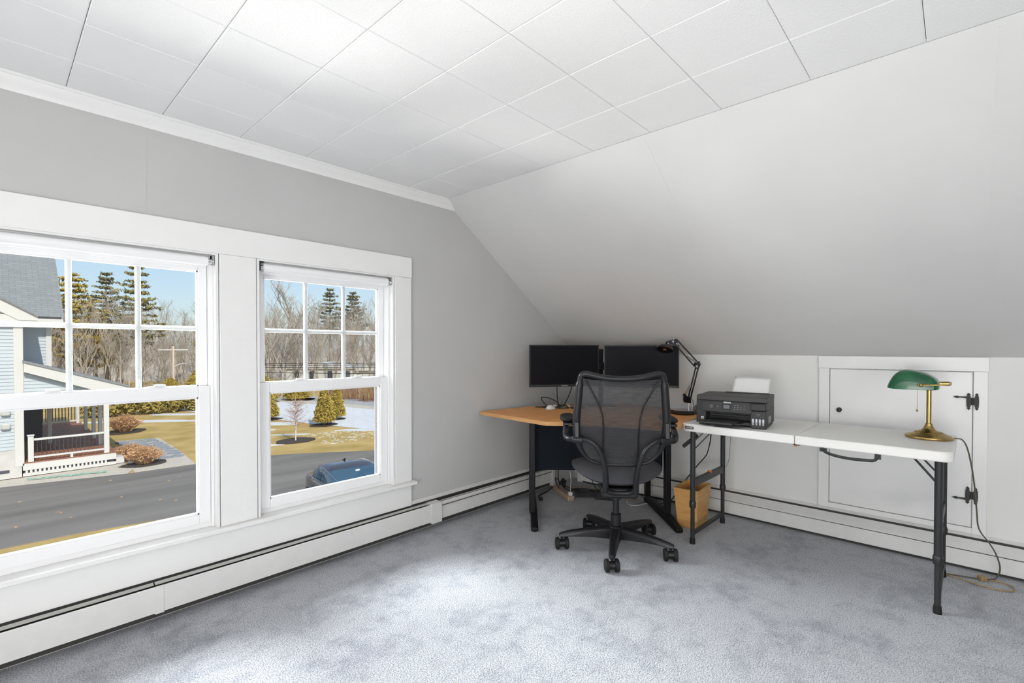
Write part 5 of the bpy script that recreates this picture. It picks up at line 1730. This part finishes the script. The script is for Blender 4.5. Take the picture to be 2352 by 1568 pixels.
# ------------------------------------------------------------------ car
c = thing('car', 'dark blue compact car parked on the asphalt driveway', 'car', (6.37, 11.63, GZ - 0.02), R(-5.4))
c.scale = (0.90, 0.925, 0.85)
def rrow(y, zb, zt, hw_, crown=0.03):
    # one body cross-section, bottom to top, mirrored later
    return [(hw_ * 0.86, y, zb), (hw_ * 0.97, y, zb + 0.10), (hw_, y, zb + (zt - zb) * 0.45), (hw_ * 0.985, y, zb + (zt - zb) * 0.75), (hw_ * 0.93, y, zt - 0.02), (hw_ * 0.82, y, zt), (hw_ * 0.4, y, zt + crown), (0, y, zt + crown * 1.2)]
rows = [rrow(-2.33, 0.34, 0.62, 0.62, 0.0), rrow(-2.28, 0.22, 0.68, 0.74, 0.01), rrow(-2.05, 0.18, 0.76, 0.84), rrow(-1.5, 0.18, 0.86, 0.89), rrow(-0.95, 0.18, 0.945, 0.905), rrow(-0.3, 0.18, 0.955, 0.905), rrow(0.3, 0.18, 0.965, 0.905), rrow(0.8, 0.18, 0.975, 0.90), rrow(1.10, 0.20, 0.985, 0.88), rrow(1.32, 0.24, 0.98, 0.84), rrow(1.42, 0.34, 0.93, 0.78, 0.0)]
q = MB()
n = len(rows[0])
for sg in (1, -1):
    vs = [(sg * p[0], p[1], p[2]) for r_ in rows for p in r_]
    fs = [(i * n + j, i * n + j + 1, (i + 1) * n + j + 1, (i + 1) * n + j) for i in range(len(rows) - 1) for j in range(n - 1)]
    fs += [tuple(range(n)), tuple((len(rows) - 1) * n + j for j in range(n))]
    q.add(vs, fs)
q.box(-0.75, 0.75, -2.0, 1.2, 0.2, 0.3)
q.build('body', 'carpaint', c, smooth=45)
lv = [(0.935, -1.02, 1.28, 0.835), (1.10, -0.72, 1.12, 0.785), (1.30, -0.32, 0.84, 0.70), (1.385, -0.10, 0.62, 0.62), (1.425, 0.05, 0.46, 0.44), (1.435, 0.16, 0.34, 0.2)]
def ring(z, y0, y1, w_, nn=40):
    pts = []
    for k in range(nn):
        a = 2 * PI * k / nn
        ex = lambda v_, e_: math.copysign(abs(v_) ** e_, v_)
        pts.append((w_ * ex(math.cos(a), 0.42), (y0 + y1) / 2 + (y1 - y0) / 2 * ex(math.sin(a), 0.42), z))
    return pts
q = MB()
rg = [ring(*l_) for l_ in lv]
nn = 40
fs = [(i * nn + k, i * nn + (k + 1) % nn, (i + 1) * nn + (k + 1) % nn, (i + 1) * nn + k) for i in range(len(lv) - 1) for k in range(nn)]
fs.append(tuple((len(lv) - 1) * nn + k for k in range(nn)))
q.add([p for r_ in rg for p in r_], fs)
q.build('cabin', 'carpaint', c, smooth=50)
def lvl(z):
    for a, b in zip(lv, lv[1:]):
        if z <= b[0]:
            f = (z - a[0]) / (b[0] - a[0])
            return [a[i] + (b[i] - a[i]) * f for i in range(4)]
    return lv[-1]
def pane_y(front, name, z0, z1, fx):
    def fn(u, v):
        z = z0 + (z1 - z0) * v
        _, y0, y1, w_ = lvl(z)
        x = (u * 2 - 1) * w_ * fx
        k_ = abs(x / w_)
        bulge = max(0.0, 1 - k_ ** (2 / 0.42)) ** 0.21
        yc, hy = (y0 + y1) / 2, (y1 - y0) / 2
        return (x, yc + (-hy if front else hy) * bulge + (-0.008 if front else 0.008), z + 0.004)
    return MB().grid(fn, 16, 8).build(name, 'carglass', c, smooth=60, fix=False)
pane_y(True, 'windshield', 0.955, 1.335, 0.90)
pane_y(False, 'rear_glass', 0.99, 1.32, 0.88)
for sg in (-1, 1):
    for (ya_, yb2, nm) in ((0.06, 0.47, 'side_glass'), (0.50, 0.90, 'side_glass')):
        def fn(u, v, ya_=ya_, yb2=yb2, sg=sg):
            z = 0.975 + (1.315 - 0.975) * v
            _, y0, y1, w_ = lvl(z)
            f = ya_ + (yb2 - ya_) * u
            y = y0 + (y1 - y0) * f
            k_ = abs((y - (y0 + y1) / 2) / ((y1 - y0) / 2))
            x = w_ * max(0.0, 1 - k_ ** (2 / 0.42)) ** 0.21
            return (sg * (x + 0.007), y, z)
        MB().grid(fn, 12, 6).build(nm, 'carglass', c, smooth=60, fix=False)
    pth_ = []
    for k in range(15):
        f = 0.04 + 0.88 * k / 14
        _, y0, y1, w_ = lvl(0.972)
        y = y0 + (y1 - y0) * f
        k_ = abs((y - (y0 + y1) / 2) / ((y1 - y0) / 2))
        pth_.append((sg * (w_ * max(0.0, 1 - k_ ** (2 / 0.42)) ** 0.21 + 0.010), y, 0.972))
    for k in range(15):
        a = PI * k / 14
        f = 0.48 + 0.44 * math.cos(a)
        z = 0.972 + 0.352 * math.sin(a) ** 0.6
        _, y0, y1, w_ = lvl(z)
        y = y0 + (y1 - y0) * f
        k_ = abs((y - (y0 + y1) / 2) / ((y1 - y0) / 2))
        pth_.append((sg * (w_ * max(0.0, 1 - k_ ** (2 / 0.42)) ** 0.21 + 0.010), y, z))
    MB().tube(pth_, 0.010, 5).build('window_chrome', 'chrome', c, smooth=60)
    mr = MB()
    mr.ell((sg * 1.00, -0.52, 0.99), 0.11, 0.055, 0.075, 14, 8)
    mr.beam((sg * 0.86, -0.50, 0.955), (sg * 0.96, -0.52, 0.965), 0.05, 0.03)
    mr.build('side_mirror', 'carpaint', c, smooth=60)
    MB().box(min(sg * 0.905, sg * 0.93), max(sg * 0.905, sg * 0.93), 0.12, 0.26, 0.80, 0.83).build('door_handle', 'chrome', c, bevel=0.008)
    for yy in (-1.42, 0.90):
        wh = MB()
        wh.tube([(sg * 0.70, yy, 0.33), (sg * 0.72, yy, 0.33), (sg * 0.90, yy, 0.33), (sg * 0.915, yy, 0.33)], [0.30, 0.33, 0.33, 0.29], 28)
        wo = wh.build('wheel', 'tyre', c, smooth=40)
        rm = MB()
        rm.tube([(sg * 0.905, yy, 0.33), (sg * 0.918, yy, 0.33)], [0.06, 0.05], 14)
        for k in range(5):
            a = 2 * PI * k / 5
            rm.beam((sg * 0.915, yy, 0.33), (sg * 0.915, yy + 0.24 * math.cos(a), 0.33 + 0.24 * math.sin(a)), 0.055, 0.014, (sg, 0, 0))
        rm.tube([(sg * 0.912, yy + 0.24 * math.cos(2 * PI * k / 24), 0.33 + 0.24 * math.sin(2 * PI * k / 24)) for k in range(24)], 0.018, 5, closed=True)
        rm.build('wheel_rim', 'chrome', wo, smooth=40)
    MB().box(min(sg * 0.45, sg * 0.72), max(sg * 0.45, sg * 0.72), -2.30, -2.10, 0.58, 0.70).build('headlight', 'mark', c, bevel=0.02)
q = MB()
q.prism([(0.62, 1.40), (0.44, 1.43), (0.40, 1.50), (0.50, 1.45)], -0.02, 0.02, 'x')
q.build('roof_fin', 'black', c)
q = MB()
q.tube(smooth_path([(0.25, -0.98, 0.965), (-0.1, -0.90, 1.01), (-0.5, -0.86, 1.03)], 5), 0.010, 5)
q.build('wiper', 'black', c)
q = MB()
q.ell((0.02, -0.40, 1.285), 0.07, 0.012, 0.03, 12, 6)
q.build('windshield_sticker', 'mark', c, smooth=60)

# ------------------------------------------------------------------ far things
t = thing('utility_pole', 'weathered wooden utility pole with lamp arm beyond the lawn', 'pole', (10.28, 47.7, GZ), 0)
MB().cyl((0, 0, -0.2), (0, 0, 4.35), 0.10, 0.08, n=10).build('pole', 'polewood', t, smooth=40)
q = MB()
q.beam((-0.9, 0.6, 4.05), (0.9, -0.6, 4.05), 0.10, 0.10)
q.build('crossarm', 'farwhite', t)
q = MB()
q.tube(smooth_path([(0, 0, 2.6), (0.35, -0.25, 2.85), (0.9, -0.7, 2.95)], 5), 0.04, 6)
q.build('lamp_arm', 'farwhite', t)
t = thing('far_house', 'pale far house with low gable seen through bare trees', 'house', (28.5, 54.5, GZ), R(-42))
MB().box(-5.2, 6.0, -3, 4, 0, 1.9).build('wall', 'farwhite', t)
MB().prism([(-5.6, 1.85), (-1.5, 2.55), (2.6, 1.85)], -3.2, 4.2, 'y').build('roof', 'farwhite', t)
q = MB()
q.prism([(2.4, 1.6), (4.9, 3.35), (7.4, 1.6)], -3.25, 4.0, 'y')
q.build('gable', 'farwhite', t)
for x in (-4.2, -2.6, -0.6, 1.4, 5.6):
    MB().box(x, x + 0.5, -3.06, -2.98, 0.7, 1.6).build('window', 'darkwall', t)
for i, (za, zb, lb) in enumerate(((0.02, 0.22, 'topmost power line crossing the right window view'), (-0.12, 0.10, 'upper middle power line crossing the right window view'), (-0.30, -0.08, 'lower middle power line crossing the right window view'), (-0.62, -0.62, 'lowest power line crossing the right window view'))):
    a, b = Vector((11.5, 45.5, za)), Vector((22.5, 26.7, zb))
    pts = [a.lerp(b, k / 10) - Vector((0, 0, 0.12 * math.sin(PI * k / 10))) for k in range(11)]
    tag(MB().tube(pts, 0.022, 4).build('power_line', 'cord'), lb, 'cable', 'power lines along the road')
# scattered leaves on the driveway
rn = random.Random(31)
q = MB()
for k in range(16):
    x, y = rn.uniform(-1, 5.5), rn.uniform(15.2, 20)
    q.prism(blob_poly((x, y), 0.05, 0.03, k, 5, rn.uniform(0, 3)), GZ - 0.02, GZ - 0.012)
o = q.build('fallen_leaves', 'drygrass', fix=False)
o['kind'] = 'stuff'; o['label'] = 'scattered fallen leaves on the driveway'; o['category'] = 'leaves'
